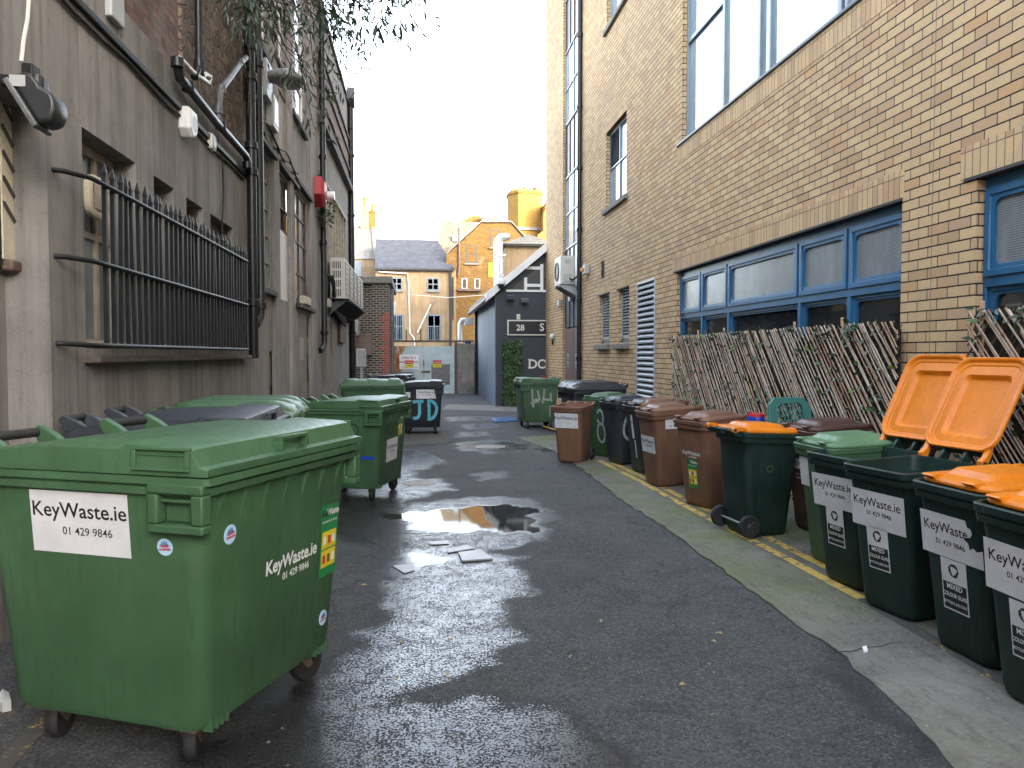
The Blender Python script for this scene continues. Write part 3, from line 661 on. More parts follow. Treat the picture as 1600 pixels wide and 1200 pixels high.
# vertical movement joint in the brick
y = RY(1452); MB().box(WR-.001, WR+.01, y-.0035, y+.0035, 0, ROOF).build('movement_joint', M['joint'], RB)
# things fixed to it
X = WR-.07; y = RY(908.5)
pipe_thing('tall black drainpipe running down the brick wall beside the brown door', [(X, y, 0), (X, y, ROOF)], .062, 'pipe', [(X, y, RZ(908, p)) for p in (60, 170, 265, 360, 470, 560)])
y0_, z0_ = onX(889, 440, WR-.3); bx = thing('air_conditioner', 'beige air conditioner on a bracket beside the black drainpipe on the brick wall', 'air conditioner', (WR, RY(905), RZ(905, 440)))
ya, yb = RY(904), RY(904)+.95; zt, zb_ = onX(890, 394, WR-.4)[1], onX(890, 440, WR-.4)[1]
MB().box(WR-.50, WR-.12, ya, yb, zb_, zt).build('case', M['ac_white'], bx, bevel=.02)
f_ = [[(WR-.504, ya+.52+.26*k*math.cos(a*math.pi/12), (zt+zb_)/2+.26*k*math.sin(a*math.pi/12)) for a in range(24)] for k in (1.0, .9)]
MB().loft([[(WR-.50, p[1], p[2]) for p in f_[0]], [(WR-.53, p[1], p[2]) for p in f_[0]], [(WR-.53, p[1], p[2]) for p in f_[1]], [(WR-.505, p[1], p[2]) for p in f_[1]]], False, True).build('fan_guard', M['ac_dark'], bx, smooth=40)
MB().box(WR-.40, WR-.22, ya-.012, ya, zt-.20, zt-.08).build('side_cover', M['ac_face'], bx, bevel=.006); MB().box(WR-.42, WR-.2, ya-.03, ya, zb_+.06, zb_+.28).build('side_cover', M['ac_face'], bx, bevel=.006)
for y in (ya+.1, yb-.1):
    mb = MB(); mb.box(WR-.55, WR, y-.02, y+.02, zb_-.05, zb_-.01); mb.prism([(WR-.5, zb_-.05), (WR, zb_-.05), (WR, zb_-.32), (WR-.03, zb_-.32)], 'y', y-.015, y+.015); mb.build('bracket', M['galv'], bx)
MB().tube([(WR-.25, ya-.02, zb_+.15), (WR-.2, ya-.12, zb_+.10), (WR-.06, ya-.35, zb_+.22)], .025, 8).build('hose', M['rubber'], bx, smooth=50)
y, z = onX(919, 421, WR); t_ = thing('alarm_beacon', 'small grey box with an orange lens on the brick wall beside the air conditioner', 'alarm', (WR, y, z))
MB().box(WR-.12, WR, y-.16, y+.16, z-.12, z+.12).build('box', M['grey_plastic'], t_, bevel=.015); MB().tube([(WR-.12, y+.05, z), (WR-.18, y+.05, z)], .05, 10).build('lens', M['bin_orange'], t_, smooth=40)
for px, py, lab in ((877, 474, 'grey junction box on the brick corner left of the brown door'), (894.5, 465, 'small grey box on the panels above the brown door')):
    xx = WR if px < 880 else XS-.03
    y, z = onX(px, py, xx); t_ = thing('junction_box', lab, 'junction box', (xx, y, z)); MB().box(xx-.10, xx, y-.15, y+.15, z-.11, z+.11).build('case', M['grey_plastic'], t_, bevel=.012); MB().box(xx-.106, xx-.099, y-.12, y+.12, z-.085, z+.085).build('cover', M['white_plastic'], t_)
y, z = onX(866, 526, WR); t_ = thing('wall_light', 'small round white lamp low on the brick corner by the alley end', 'wall light', (WR, y, z))
MB().tube([(WR, y, z), (WR-.06, y, z)], .11, 14).build('base', M['grey_plastic'], t_, smooth=40); MB().tube([(WR-.06, y, z), (WR-.11, y, z-.0), (WR-.14, y, z)], [.10, .09, .04], 14).build('globe', M['white_plastic'], t_, smooth=60); MB().tube([(WR-.05, y, z-.1), (WR-.05, y, z-.26)], .035, 8).build('sensor', M['black_iron'], t_, smooth=40)
# ---------------------------------------------------------------- left side: the grey rendered building with the barred windows
LA = thing('rendered_building', 'grey stained rendered building with barred windows and old brickwork above, nearest on the left', 'building', (WL, 3.0, 0))
yA = LY(391); XA = WL; TOP = 10.0; YB = -8.0; TA = 7.1
zled = LZ(267, 101)                       # where the render stops and bare brick begins
ops = [(1.5, LY(80), 0, LZ(80, 178), -.26)]
wz0, wz1 = LZ(200, 545), LZ(135, 203)
for a, b in ((135, 217), (245, 276), (295, 320), (332, 366)): ops.append((LY(a), LY(b), wz0, wz1, -.24))
mb = MB(); wallX(mb, XA, YB, yA, 0, zled, ops, -.24)
mb.quad((XA-.26, 1.4, 0), (XA-.26, LY(80), 0), (XA-.26, LY(80), zled), (XA-.26, 1.4, zled))
mb.quad((XA, YB, zled), (XA, yA, zled), (XA-.09, yA, zled+.05), (XA-.09, YB, zled+.05))
mb.quad((XA, YB, 0), (XA-9, YB, 0), (XA-9, YB, TA), (XA, YB, TA))
mb.build('wall', M['render'], LA)
yq = LY(301)
MB().quad((XA-.09, YB, zled+.05), (XA-.09, yq, zled+.05), (XA-.09, yq, TA), (XA-.09, YB, TA)).build('brick_wall', M['old_brick'], LA)
mb = MB(); mb.box(XA-.5, XA-.05, yq, yA, zled+.05, TA); mb.build('stone_wall', M['rubble'], LA)
mb = MB(); yb = LY(205); mb.box(XA-.085, XA-.02, YB+.01, yb, zled+.03, TA); mb.build('render_patch', M['render'], LA)
MB().box(XA-9, XA+.03, YB, yA, TA, TA+.1).build('roof', M['trim_dark'], LA)
MB().prism([(XA-.05, LZ(150, 567)), (XA+.11, LZ(150, 567)), (XA+.11, LZ(150, 557)), (XA-.05, LZ(150, 553))], 'y', LY(130), LY(381)).build('sill', M['sill_left'], LA, bevel=.012)
# windows behind the bars
X = XA-.17; wy = [(LY(a), LY(b)) for a, b in ((135, 217), (245, 276), (295, 320), (332, 366))]
zt_ = wz0+(wz1-wz0)*.56
a, b = wy[0]
MB().quad((X-.03, a, wz0), (X-.03, b, wz0), (X-.03, b, wz1), (X-.03, a, wz1)).build('infill_panel', M['pane_green'], LA)
winX(LA, X, a, b, wz0, wz1, -1, (.33, .66), (.56,), .07, 'wood_pale', ['pane_green', 'pane_dirty', 'pane_green', 'pane_dirty', 'pane_green'], th=.05)
for a, b in wy[1:]: winX(LA, X, a, b, wz0, wz1, -1, (.5,), (.5,), .075, 'wood_pale', ['pane_dirty', 'pane_dark'], th=.05)
mb = MB()
for a, b in wy: mb.box(XA-.23, XA-.03, a+.004, b-.004, wz0+.004, wz0+.05)
mb.build('inner_sill', M['wood_pale'], LA, bevel=.01)
# beige vent unit in the first window
y0, z1 = onX(138, 268, XA-.05); y1, z0 = onX(165, 346, XA-.05); y1 -= .06
t_ = thing('window_vent', 'rounded beige vent grille set in the first barred window', 'vent', (XA-.1, y0, z0))
R1 = [rrect(y0, y1+.1, z0, z1, .10, x, 5, 'x') for x in (XA-.085, XA-.05)]; R2 = rrect(y0+.05, y1+.05, z0+.05, z1-.05, .07, XA-.045, 5, 'x')
MB().loft([R1[0], R1[1], rrect(y0+.03, y1+.07, z0+.03, z1-.03, .08, XA-.04, 5, 'x'), R2]).build('case', M['wood_cream'], t_, smooth=50)
mb = MB()
for k in range(9): z = z0+.07+(z1-z0-.14)*k/8; mb.box(XA-.05, XA-.036, y0+.06, y1+.04, z-.003, z+.003)
for k in range(6): y = y0+.08+(y1-y0-.06)*k/5; mb.box(XA-.05, XA-.034, y-.004, y+.004, z0+.06, z1-.06)
mb.build('grille', M['wood_pale'], t_); MB().box(XA-.0435, XA-.043, y0+.06, y1+.04, z0+.06, z1-.06).build('dark_back', M['ac_dark'], t_)
# boarded opening at the very left: overlapping boards
XB = XA-.2; ya, zb = onX(6, 404, XB); yb, _ = onX(43, 404, XB); zt = onX(20, 150, XB)[1]
bd = MB().box(XB-.04, XB, ya, yb, zb, zt).build('boarded_panel', M['wood_cream'], LA)
mb = MB()
for k in range(9):
    z = zb+.18+k*(zt-zb)/6.6; L_ = yb-ya-.06
    mb.add([(XB+.002, ya+.004, z+.17), (XB+.002, yb-.07, z), (XB+.002, yb-.07, z-.022), (XB+.002, ya+.004, z+.14), (XB+.016, ya+.004, z+.165), (XB+.016, yb-.07, z-.003)], [(0, 4, 5, 1), (4, 3, 2, 5), (1, 5, 2), (0, 3, 4)])
mb.build('slats', M['trim_dark'], bd)
MB().box(XB-.06, XB+.04, ya+.02, yb+.01, zb-.07, zb-.002).build('sill', M['wood_brown'], LA, bevel=.015)
MB().box(XA-.258, XA-.21, ya-.5, ya, zb-.05, zt).build('dark_gap', M['void'], LA)
# ---- the iron grille
gy0, gy1 = LY(160), LY(386)
GX = XA+.15; zr = [LZ(121, 267)-.02, LZ(124, 404)-.01, LZ(126, 538)]
zr = [onX(163, 291, GX)[1], onX(163, 414, GX)[1], onX(163, 540, GX)[1]]
gy0 = onX(163, 291, GX)[0]; gy1 = onX(383, 402, GX)[0]
g = thing('window_grille', 'long black iron window grille with pointed bars on the rendered wall', 'window bars', (XA, gy0, zr[2]))
for z in zr:
    MB().tube([(XA-.01, gy0-.42, z+.01), (XA+.06, gy0-.40, z+.008), (GX+.012, gy0-.25, z), (GX+.022, gy0, z), (GX+.022, gy1, z), (XA, gy1+.15, z)], .017, 8).build('rail', M['black_iron'], g, smooth=50)
n = 34
for k in range(n):
    y = gy0+(gy1-gy0)*k/(n-1)+random.gauss(0, .006); r = .0145; mb = MB(); zt_ = zr[0]+.155+random.gauss(0, .012); lean = random.gauss(0, .006)
    def sq(z, q): return [(GX+q+lean*(z-2), y+q, z), (GX-q+lean*(z-2), y+q, z), (GX-q+lean*(z-2), y-q, z), (GX+q+lean*(z-2), y-q, z)]
    mb.loft([sq(zr[2]-.01, r), sq(zt_-.09, r), sq(zt_-.07, r*1.25), sq(zt_, .003)]); mb.build('bar', M['black_iron'], g)
# ---- floodlight and its cable
fx = XA+.30; fl = thing('floodlight', 'black floodlight tilted down on the wall at the top left', 'floodlight', (XA, LY(20), LZ(20, 130)))
D0 = 4.15
def scr(px, py, off=0.0):
    d = ray(px, py); t = (LY(52)-.1+off)/d.y; return H*0 + d.x*t, d.y*t, H+d.z*t
def SP(px, py, Y): x, z = onY(px, py, Y); return Vector((x, Y, z))
Yf = LY(40)*.93
prof = [(16,121),(40,111),(52,113),(66,128),(70,138),(78,142),(92,150),(98,165),(98,182),(92,196),(84,201),(67,204)]
A_ = [SP(px, py, Yf) for px, py in prof]
A_ = [A_[0]+(p-A_[0])*.88 for p in A_]; wd = .13; mb = MB(); k = len(A_)
ctr = sum(A_, Vector())/k
mb.loft([[ctr+(p-ctr)*.90+Vector((0, -.02, 0)) for p in A_], [p+Vector((0, 0, 0)) for p in A_], [p+Vector((0, wd, 0)) for p in A_], [ctr+(p-ctr)*.9+Vector((0, wd+.02, 0)) for p in A_]])
mb.build('housing', M['flood'], fl, smooth=38, bevel=.012)
mb = MB(); a, b = SP(15, 122, Yf), SP(62, 197, Yf); nrm = Vector(((b-a).z, 0, -(b-a).x)).normalized()
if nrm.x > 0: nrm = -nrm
mb.add([a+Vector((0, -.03, 0)), b+Vector((0, -.03, 0)), b+Vector((0, wd+.03, 0)), a+Vector((0, wd+.03, 0)), a+nrm*.03+Vector((0, -.03, 0)), b+nrm*.03+Vector((0, -.03, 0)), b+nrm*.03+Vector((0, wd+.03, 0)), a+nrm*.03+Vector((0, wd+.03, 0))],
       [(0, 1, 2, 3), (7, 6, 5, 4), (0, 4, 5, 1), (1, 5, 6, 2), (2, 6, 7, 3), (3, 7, 4, 0)])
mb.build('glass_rim', M['pipe_grey'], fl, bevel=.006)
c0 = SP(46, 120, Yf); c1 = SP(66, 136, Yf)
mb = MB(); mb.box(min(c0.x, c1.x), max(c0.x, c1.x), Yf-.01, Yf+wd-.03, min(c0.z, c1.z)-.03, max(c0.z, c1.z)+.03); mb.build('gear_box', M['flood'], fl, bevel=.03, seg=3)
c = SP(27, 104, Yf); mb = MB(); mb.box(c.x-.03, c.x+.03, Yf+.1, Yf+.2, c.z-.10, c.z+.06); mb.box(XA, c.x, Yf+.12, Yf+.18, c.z-.06, c.z-.0); mb.tube([(c.x-.07, Yf+.15, c.z-.05), (c.x+.08, Yf+.15, c.z-.06)], .04, 8); mb.build('bracket', M['black_iron'], fl, bevel=.008)
p = SP(29, 128, Yf); MB().box(p.x-.035, p.x+.045, Yf-.026, Yf-.02, p.z-.03, p.z+.03).build('rating_plate', M['grey_plastic'], fl)
ca = [SP(33, 96, Yf+.12), SP(37, 60, Yf+.13), SP(43, 30, Yf+.16), SP(45, 0, Yf+.2), SP(46, -60, Yf+.3)]
t_ = thing('cable', 'thin pale cable hanging down to the floodlight', 'cable', tuple(ca[0])); MB().tube(ca, .012, 6).build('cable', M['pipe_white'], t_, smooth=60)
# ---- conduit along the top of the render, alarm box, junction boxes, wires
zc = LZ(250, 139); t_ = thing('cable_run', 'black cable run clipped along the top of the grey render', 'cable', (XA, 3, zc))
MB().box(XA, XA+.04, YB, yA-.05, zc-.028, zc+.028).build('conduit', M['black_iron'], t_, bevel=.01)
MB().tube([(XA+.02, YB, zc-.085)]+[(XA+.02, 2+k*.5, zc-.085-.02*math.sin(k*1.9)) for k in range(18)], .014, 6).build('cable', M['rubber'], t_, smooth=60)
def wallbox(px, py, w_, h_, d_, X, lab, name, cat, mat, cover=None):
    y, z = onX(px, py, X); t_ = thing(name, lab, cat, (X, y, z)); MB().box(X, X+d_, y-w_/2, y+w_/2, z-h_/2, z+h_/2).build('case', M[mat], t_, bevel=.015)
    if cover: MB().box(X+d_-.001, X+d_+.008, y-w_*.36, y+w_*.36, z-h_*.36, z+h_*.36).build('cover', M[cover], t_, bevel=.006)
    return t_
y, z = onX(284, 192, XA); t_ = thing('alarm_box', 'white alarm box high on the grey render under the soil pipe', 'alarm box', (XA, y, z))
pf = [(y-.13, z+.13), (y+.13, z+.13), (y+.13, z-.08), (y+.02, z-.15), (y-.05, z-.15), (y-.13, z-.08)]
MB().loft([[(XA, u, v) for u, v in pf], [(XA+.09, u, v) for u, v in pf], [(XA+.12, y+(u-y)*.85, z+(v-z)*.88) for u, v in pf]]).build('case', M['white_plastic'], t_, bevel=.012)
MB().add([(XA+.122, y+.02+.09*math.cos(a/16*6.283), z-.005+.08*math.sin(a/16*6.283)) for a in range(16)], [tuple(range(16))]).build('badge', M['grey_plastic'], t_)
wallbox(326, 222, .18, .17, .06, XA, 'small white junction box with a stub cable on the grey render', 'junction_box', 'junction box', 'white_plastic', 'grey_plastic')
wallbox(170, 4, .26, .30, .07, XA-.02, 'grey metal box on the upper render at the top of the wall', 'meter_box', 'box', 'grey_plastic')
yw = LY(349); t_ = thing('wire', 'loose black wire hanging down the render right of the junction box', 'wire', (XA, yw, 3))
MB().tube([(XA+.02, yw, zc), (XA+.02, yw+.03, zc-.5), (XA+.02, yw-.06, zc-.9), (XA+.02, yw+.08, zc-1.35), (XA+.02, yw+.02, zc-1.8), (XA+.02, yw+.1, zc-2.2)], .011, 6).build('wire', M['rubber'], t_, smooth=60)
# ---- soil pipes
X = XA+.09
def LP(px, py, x=None): xx = X if x is None else x; y, z = onX(px, py, xx); return Vector((xx, y, z))
GP = None
a, b, c, d = LP(277, 98), LP(281, 122), LP(293, 135), LP(384, 243)
pipe_thing('sloping black soil pipe running down over the old brick to the stack', [a, b, c, LP(337, 190), d, LP(388, 255)], .045, 'pipe', [a, LP(294, 136), LP(345, 196), LP(386, 258)], cr=1.3)
pipe_thing('white waste pipe elbow above the sloping soil pipe', [LP(281, 91), LP(300, 112), LP(326, 130), LP(328, 120), LP(321, 116), LP(317, 118)], .026, 'pipe_white')
p1 = LP(309, -40); p2 = LP(311, 103); pipe_thing('vertical black vent pipe in front of the old brick wall', [p1, p2, LP(304, 120)], .038, 'pipe', [LP(311, 100), LP(311, 110)])
pipe_thing('grey branch pipe slanting up from the soil pipe to the stack', [LP(342, 192), LP(341, 172), LP(344, 142), LP(350, 133), LP(376, 98), LP(384, 90)], .036, 'pipe_grey', [LP(341, 172), LP(346, 140)])
y = LY(384.5); Xp = XA+.10
pipe_thing('thick black cast iron stack at the corner of the rendered wall', [(Xp, y, LZ(385, 560)), (Xp, y, 8.5)], .064, 'pipe', [(Xp, y, onX(386, p, Xp)[1]) for p in (65, 112, 220, 262, 470)])
y2 = LY(397); pipe_thing('smooth black downpipe beside the cast iron stack', [(XA+.07, y2-.2, LZ(397, 508)), (XA+.10, y2-.05, LZ(397, 496)), (XA+.10, y2, LZ(397, 483)), (XA+.10, y2, 9.6)], .060, 'pipe', [(XA+.1, y2, LZ(397, 478)), (XA+.1, y2, LZ(397, 110))])

# ---------------------------------------------------------------- the second building: brown render, tall windows, brick bands
LB = thing('workshop_building', 'brown rendered workshop with tall metal windows and brick bands, farther along the left side', 'building', (WL, yA, 0))
yC, yE = LY(499), LY(546.5)
bo = []
def op(pxa, pxb, zb, zt, dp=-.07): bo.append((LY(pxa), LY(pxb), zb, zt, dp)); return LY(pxa), LY(pxb), zb, zt
w1 = op(401, 425.5, LZ(412, 450), LZ(403, 223)); u1 = op(404, 420, LZ(412, 87), LZ(412, 87)+2.9); u2 = op(428.5, 446, LZ(437, 109), LZ(437, 109)+2.6); u3 = op(457, 478, LZ(467, 197), LZ(467, 197)+3.0)
w2 = op(436, 462, LZ(445, 470), LZ(437, 270), -.09); pz = op(437, 451, LZ(443, 240), LZ(438, 143), -.06); w3 = op(463.5, 482, LZ(473, 477), LZ(466, 298), -.09)
d1 = op(420, 434, 0, LZ(427, 549), -.12); d2 = op(466, 487, 0, LZ(475, 490), -.05)
mb = MB(); wallX(mb, XA, yA, yC, 0, TOP-.2, bo, -.14); mb.build('wall', M['render_b'], LB)
winX(LB, XA-.02, *w1, -1, (.5,), (.2, .4, .6, .8), .045, 'wood_grey', ['pane_sky', 'pane_sky', 'pane_green', 'pane_sky', 'pane_sky'], th=.05)  # pale panes carry the sky reflection in their colour
winX(LB, XA-.02, *u1, -1, (.5,), (.33, .66), .05, 'white_board', 'pane_sky', th=.05); winX(LB, XA-.02, *u2, -1, (.5,), (.33, .66), .05, 'white_board', 'pane_sky', th=.05); winX(LB, XA-.02, *u3, -1, (.5,), (.25, .5, .75), .05, 'white_board', 'pane_sky', th=.05)
a, b, c, d = w2; zs = LZ(436, 356); bb = LY(456)
winX(LB, XA-.035, a, b, zs, d, -1, (.6,), (.45,), .05, 'wood_brown', ['pane_dark', 'pane_green', 'pane_dark', 'pane_dark'], th=.05)
MB().box(XA-.045, XA-.012, a+.01, bb, c+.01, zs-.005).build('white_board', M['white_board'], LB); MB().box(XA-.06, XA+.01, bb+.005, b-.005, c+.01, zs-.006).build('pine_strip', M['raw_pine'], LB)
MB().box(XA-.055, XA-.03, pz[0], pz[1], pz[2], pz[3]).build('boarded_window', M['wood_pale'], LB)
winX(LB, XA-.035, *w3, -1, (.45,), (.27, .55, .78), .05, 'wood_brown', ['pane_green', 'pane_dirty', 'pane_green', 'pane_green'], th=.05)
dd = MB().box(XA-.10, XA-.06, d1[0]+.01, d1[1]-.01, .02, d1[3]-.02).build('door', M['wood_grey'], LB)
y, z = (d1[0]+d1[1])/2-.15, LZ(426, 572); MB().box(XA-.062, XA-.05, y-.38, y+.38, z-.32, z+.32).build('notice', M['wood_pale'], dd)
dd = MB().box(XA-.05, XA-.03, d2[0]+.01, d2[1]-.01, .02, d2[3]-.01).build('door', M['render_c'], LB)
for px, py, hh, mt in ((471, 545, .45, 'wood_pale'), (482, 548, .55, 'wood_pale'), (482, 570, .45, 'bin_teal'), (482, 586, .3, 'wood_brown')):
    y, z = onX(px, py, XA-.03); MB().box(XA-.035, XA-.022, y-.26, y+.26, z-hh/2, z+hh/2).build('notice', M[mt], dd)
mb = MB()
for a, b, z in ((400, 429, LZ(403, 222)+.03), (434, 463, LZ(437, 268)+.05), (461, 485, LZ(466, 296)+.05)): mb.box(XA-.02, XA+.10, LY(a), LY(b), z-.03, z+.05)
mb.build('drip_moulding', M['trim_dark'], LB, bevel=.01)
for a, b, z in ((401, 427, w1[2]), (463, 488, w3[2]), (428, 447, u2[2]), (404, 421, u1[2]), (456, 479, u3[2])): MB().box(XA-.1, XA+.09, LY(a), LY(b), z-.09, z-.003).build('sill', M['trim_dark'], LB, bevel=.01)
mb = MB()
for a, b in ((426.5, 434), (452, 456.5), (483, 489)): mb.box(XA-.02, XA+.06, LY(a), LY(b), .0, TOP-.5)
mb.build('pilaster', M['render_b'], LB, bevel=.01)
MB().box(XA+.0, XA+.12, LY(466)+.2, LY(478), w3[2]+.0, w3[2]+.16).build('vent_box', M['wood_cream'], LB, bevel=.02)
mb = MB()
for k in range(4):
    y0, y1 = LY(402), LY(460); mb.tube([(XA+.05+.02*k, y0+(y1-y0)*j/10, LZ(403, 222)+.10+.05*k+.06*math.sin(j*1.3+k*2)) for j in range(11)], .014, 5)
t_ = thing('cable_bundle', 'tangle of black cables clipped above the tall workshop window', 'cables', (XA, LY(402), 4)); mb.build('cables', M['rubber'], t_, smooth=60)
# C: far bay with fins and string courses
co = []
fz0, fz1 = LZ(505, 402), LZ(505, 281); fa, fb_ = LY(501), LY(541)
co.append((fa, fb_, fz0, fz1, -.15)); da = (LY(502.5), LY(511.5), 0, LZ(505, 500), -.3); co.append(da); db = (LY(516), LY(519.5), 0, LZ(517, 503), -.06); co.append(db)
mb = MB(); wallX(mb, XA, yC, yE, 0, TOP, co, -.15); mb.quad((XA, yE, 0), (XA-9, yE, 0), (XA-9, yE, TOP), (XA, yE, TOP)); mb.build('wall', M['render_c'], LB)
MB().quad((XA-.3, da[0], 0), (XA-.3, da[1], 0), (XA-.3, da[1], da[3]), (XA-.3, da[0], da[3])).build('doorway', M['wood_brown'], LB); MB().quad((XA-.06, db[0], 0), (XA-.06, db[1], 0), (XA-.06, db[1], db[3]), (XA-.06, db[0], db[3])).build('door', M['spandrel'], LB)
zz = [onX(500, p, XA)[1] for p in (90, 119, 155, 191)]
MB().box(XA-.01, XA+.03, yC+.05, yE-.1, zz[3], zz[0]).build('brick_bands', M['band_brick'], LB)
mb = MB()
for z in zz[:3]: mb.box(XA, XA+.08, yC+.03, yE-.08, z-.03, z+.04)
mb.box(XA, XA+.16, yC+.03, yE-.05, zz[3]-.14, zz[3]+.03); mb.build('string_course', M['trim_dark'], LB)
MB().box(XA-9, XA+.06, yA, yE+.05, TOP, TOP+.10).build('roof', M['trim_dark'], LB)
pn = MB().quad((XA-.13, fa, fz0), (XA-.13, fb_, fz0), (XA-.13, fb_, fz1), (XA-.13, fa, fz1)).build('fin_panel', M['wood_brown'], LB)
mb = MB()
for k in range(9):
    y = fa+.15+(fb_-fa-.3)*k/8; mb.box(XA-.12, XA+.03, y-.03, y+.03, fz0, fz1)
mb.box(XA-.02, XA+.05, fa, fb_, fz1-.05, fz1+.04); mb.build('fins', M['wood_pale'], pn)
MB().box(XA-.001, XA+.09, LY(527), LY(536.5), LZ(530, 535), LZ(530, 498)).build('shutter', M['wood_brown'], LB)
# alarm, pipes, air conditioners
y, z = onX(505, 302, XA+.2); t_ = thing('alarm_bell', 'red alarm sounder box on the wall by the far left downpipe', 'alarm', (XA, y, z))
pf = [(y-.35, z+.30), (y+.35, z+.30), (y+.4, z-.1), (y, z-.32), (y-.4, z-.1)]; MB().loft([[(XA, u, v) for u, v in pf], [(XA+.2, u, v) for u, v in pf], [(XA+.26, y+(u-y)*.7, z+(v-z)*.7) for u, v in pf]]).build('case', M['red_letters'], t_, bevel=.02)
MB().tube([(XA+.26, y+.25, z), (XA+.42, y+.25, z)], .1, 10).build('lens', M['white_plastic'], t_, smooth=40)
y = LY(500.5); pipe_thing('black downpipe with a swan neck foot between the two bays on the left', [(XA+.04, y-.35, LZ(498, 548)), (XA+.1, y-.1, LZ(499, 540)), (XA+.1, y, LZ(500, 530)), (XA+.1, y, TOP-.1)], .07, 'pipe', [(XA+.1, y, LZ(500, p)) for p in (520, 380, 250, 130)])
y = yE-.12; pp = pipe_thing('dark grey downpipe with a hopper at the far left corner', [(XA+.1, y, 0), (XA+.1, y, onX(546, 178, XA)[1])], .095, 'pipe', [(XA+.1, y, onX(546, p, XA)[1]) for p in (250, 340, 430, 520)])
zh = onX(546, 172, XA)[1]; MB().prism([(y-.2, zh+.45), (y+.2, zh+.45), (y+.2, zh+.1), (y+.1, zh-.15), (y-.1, zh-.15), (y-.2, zh+.1)], 'x', XA, XA+.24).build('hopper', M['pipe'], pp)
XF = -1.85; ya0 = onX(538.5, 420, XF)[0]; zt, zb = onX(538.5, 403, XF)[1], onX(538.5, 466, XF)[1]
nums = ['nearest', 'second', 'third', 'fourth', 'farthest']
for k in range(5):
    y0 = ya0+k*1.27; y1 = y0+1.16
    t_ = thing('air_conditioner', f'beige air conditioner on the left wall shelf, {nums[k]} of the five in the row', 'air conditioner', (XF-.36, y0, zb), 0, 'air conditioners in a row on the left wall')
    MB().box(XF-.36, XF, y0, y1, zb, zt).build('case', M['ac_white'], t_, bevel=.015)
    mb = MB(); yc = (y0+y1)/2
    mb.box(XF, XF+.012, y0+.08, y1-.08, zb+.10, zt-.06)
    mb.build('front_grille', M['ac_face'], t_); mb = MB()
    for j in range(7): z = zb+.14+(zt-zb-.24)*j/6; mb.box(XF+.012, XF+.02, y0+.1, y1-.1, z-.006, z+.006)
    for j in range(2): mb.box(XF+.0125, XF+.021, y0+.1+(y1-y0-.2)*j-.01, y0+.1+(y1-y0-.2)*j+.01, zb+.1, zt-.06)
    mb.build('grille_wires', M['ac_dark'], t_)
    mb = MB()
    for u in range(5):
        for v in range(4): x = XF-.30+.045*u; z = zb+.06+v*(zt-zb-.1)/4; mb.box(x, x+.026, y0-.003, y0+.004, z, z+(zt-zb)/4-.08)
    mb.build('side_slots', M['ac_dark'], t_)
mb = MB(); t_ = thing('wall_bracket', 'grey steel shelf brackets carrying the row of air conditioners', 'bracket', (XA, ya0, zb-.05))
for k in range(8):
    y = ya0+.15+k*.86; mb.box(XA, XF+.12, y-.03, y+.03, zb-.07, zb-.015); mb.prism([(XF+.0, zb-.07), (XA, zb-.07), (XA, zb-.45)], 'y', y-.02, y+.02)
mb.box(XA, XF+.10, ya0-.05, ya0+6.6, zb-.013, zb-.002); mb.build('brackets', M['alu_dark'], t_)
t_ = wallbox(507, 474, .5, .2, .15, XA, 'small cream box on the wall under the nearest air conditioner', 'junction_box', 'junction box', 'wood_cream')
mb = MB(); y0 = LY(504)
for k in range(3): mb.tube([(XA+.1+.05*k, y0+.2*k, LZ(505, 430)), (XA+.22, y0+.6, LZ(505, 440)-.1*k), (XA+.12, y0+1.3+.3*k, LZ(505, 480)), (XA+.16, y0+4, LZ(505, 500)+.1*k)], .04, 6)
t_ = thing('pipe_lagging', 'black lagged pipes looping under the air conditioners', 'pipes', (XA, y0, 3)); mb.build('pipes', M['rubber'], t_, smooth=60)
# ---- street lamp and boxes on the workshop wall
y, z = onX(411, 124, XA); L = thing('street_lamp', 'grey street lamp head on the workshop wall among the twigs', 'street lamp', (XA, y, z))
MB().box(XA, XA+.10, y-.22, y+.22, z-.3, z+.25).build('wall_plate', M['grey_plastic'], L, bevel=.015)
ly = y+.0; base = SP(416, 122, ly); tip = SP(477, 124, ly)
def ell(t, up_, dn, sid):
    c = base.lerp(tip, t); return [c+Vector((0, sid*math.cos(a*6.283/14), (up_ if math.sin(a*6.283/14) > 0 else dn)*math.sin(a*6.283/14))) for a in range(14)]
MB().loft([ell(0, .05, .04, .05), ell(.05, .09, .05, .14), ell(.3, .135, .075, .22), ell(.6, .13, .075, .24), ell(.85, .07, .07, .2), ell(1, .0, .04, .1)]).build('head', M['lamp_grey'], L, smooth=60)
c0, c1 = base.lerp(tip, .22), base.lerp(tip, .97)
MB().loft([[c0.lerp(c1, .5+.5*math.cos(a*6.283/16))*1.0+Vector((0, .21*math.sin(a*6.283/16), -.075)) for a in range(16)], [c0.lerp(c1, .5+.38*math.cos(a*6.283/16))+Vector((0, .15*math.sin(a*6.283/16), -.118)) for a in range(16)]]).build('lens', M['lens'], L, smooth=60)
MB().tube([(XA+.05, y, z), tuple(base)], .04, 8).build('arm', M['lamp_grey'], L, smooth=50)
wallbox(419, 177, .42, .5, .12, XA, 'pale grey switch box below the street lamp', 'switch_box', 'switch box', 'grey_plastic', 'white_plastic')
# ---------------------------------------------------------------- unseen building added behind the camera to block low sky light
sb = thing('unseen_light_blocker', 'unseen brick front with sash windows added behind the camera to block light', 'building', (0, -28, 0))
MB().box(-30, 34, -36, -27.99, 0, 11).build('wall', M['old_brick'], sb)
for k in range(12):
    for j in range(3): winY(sb, -27.98, -28+5*k, -26.4+5*k, 1.2+3.3*j, 3.2+3.3*j, (), (.5,), .08, 'white_paint', 'pane_dark')
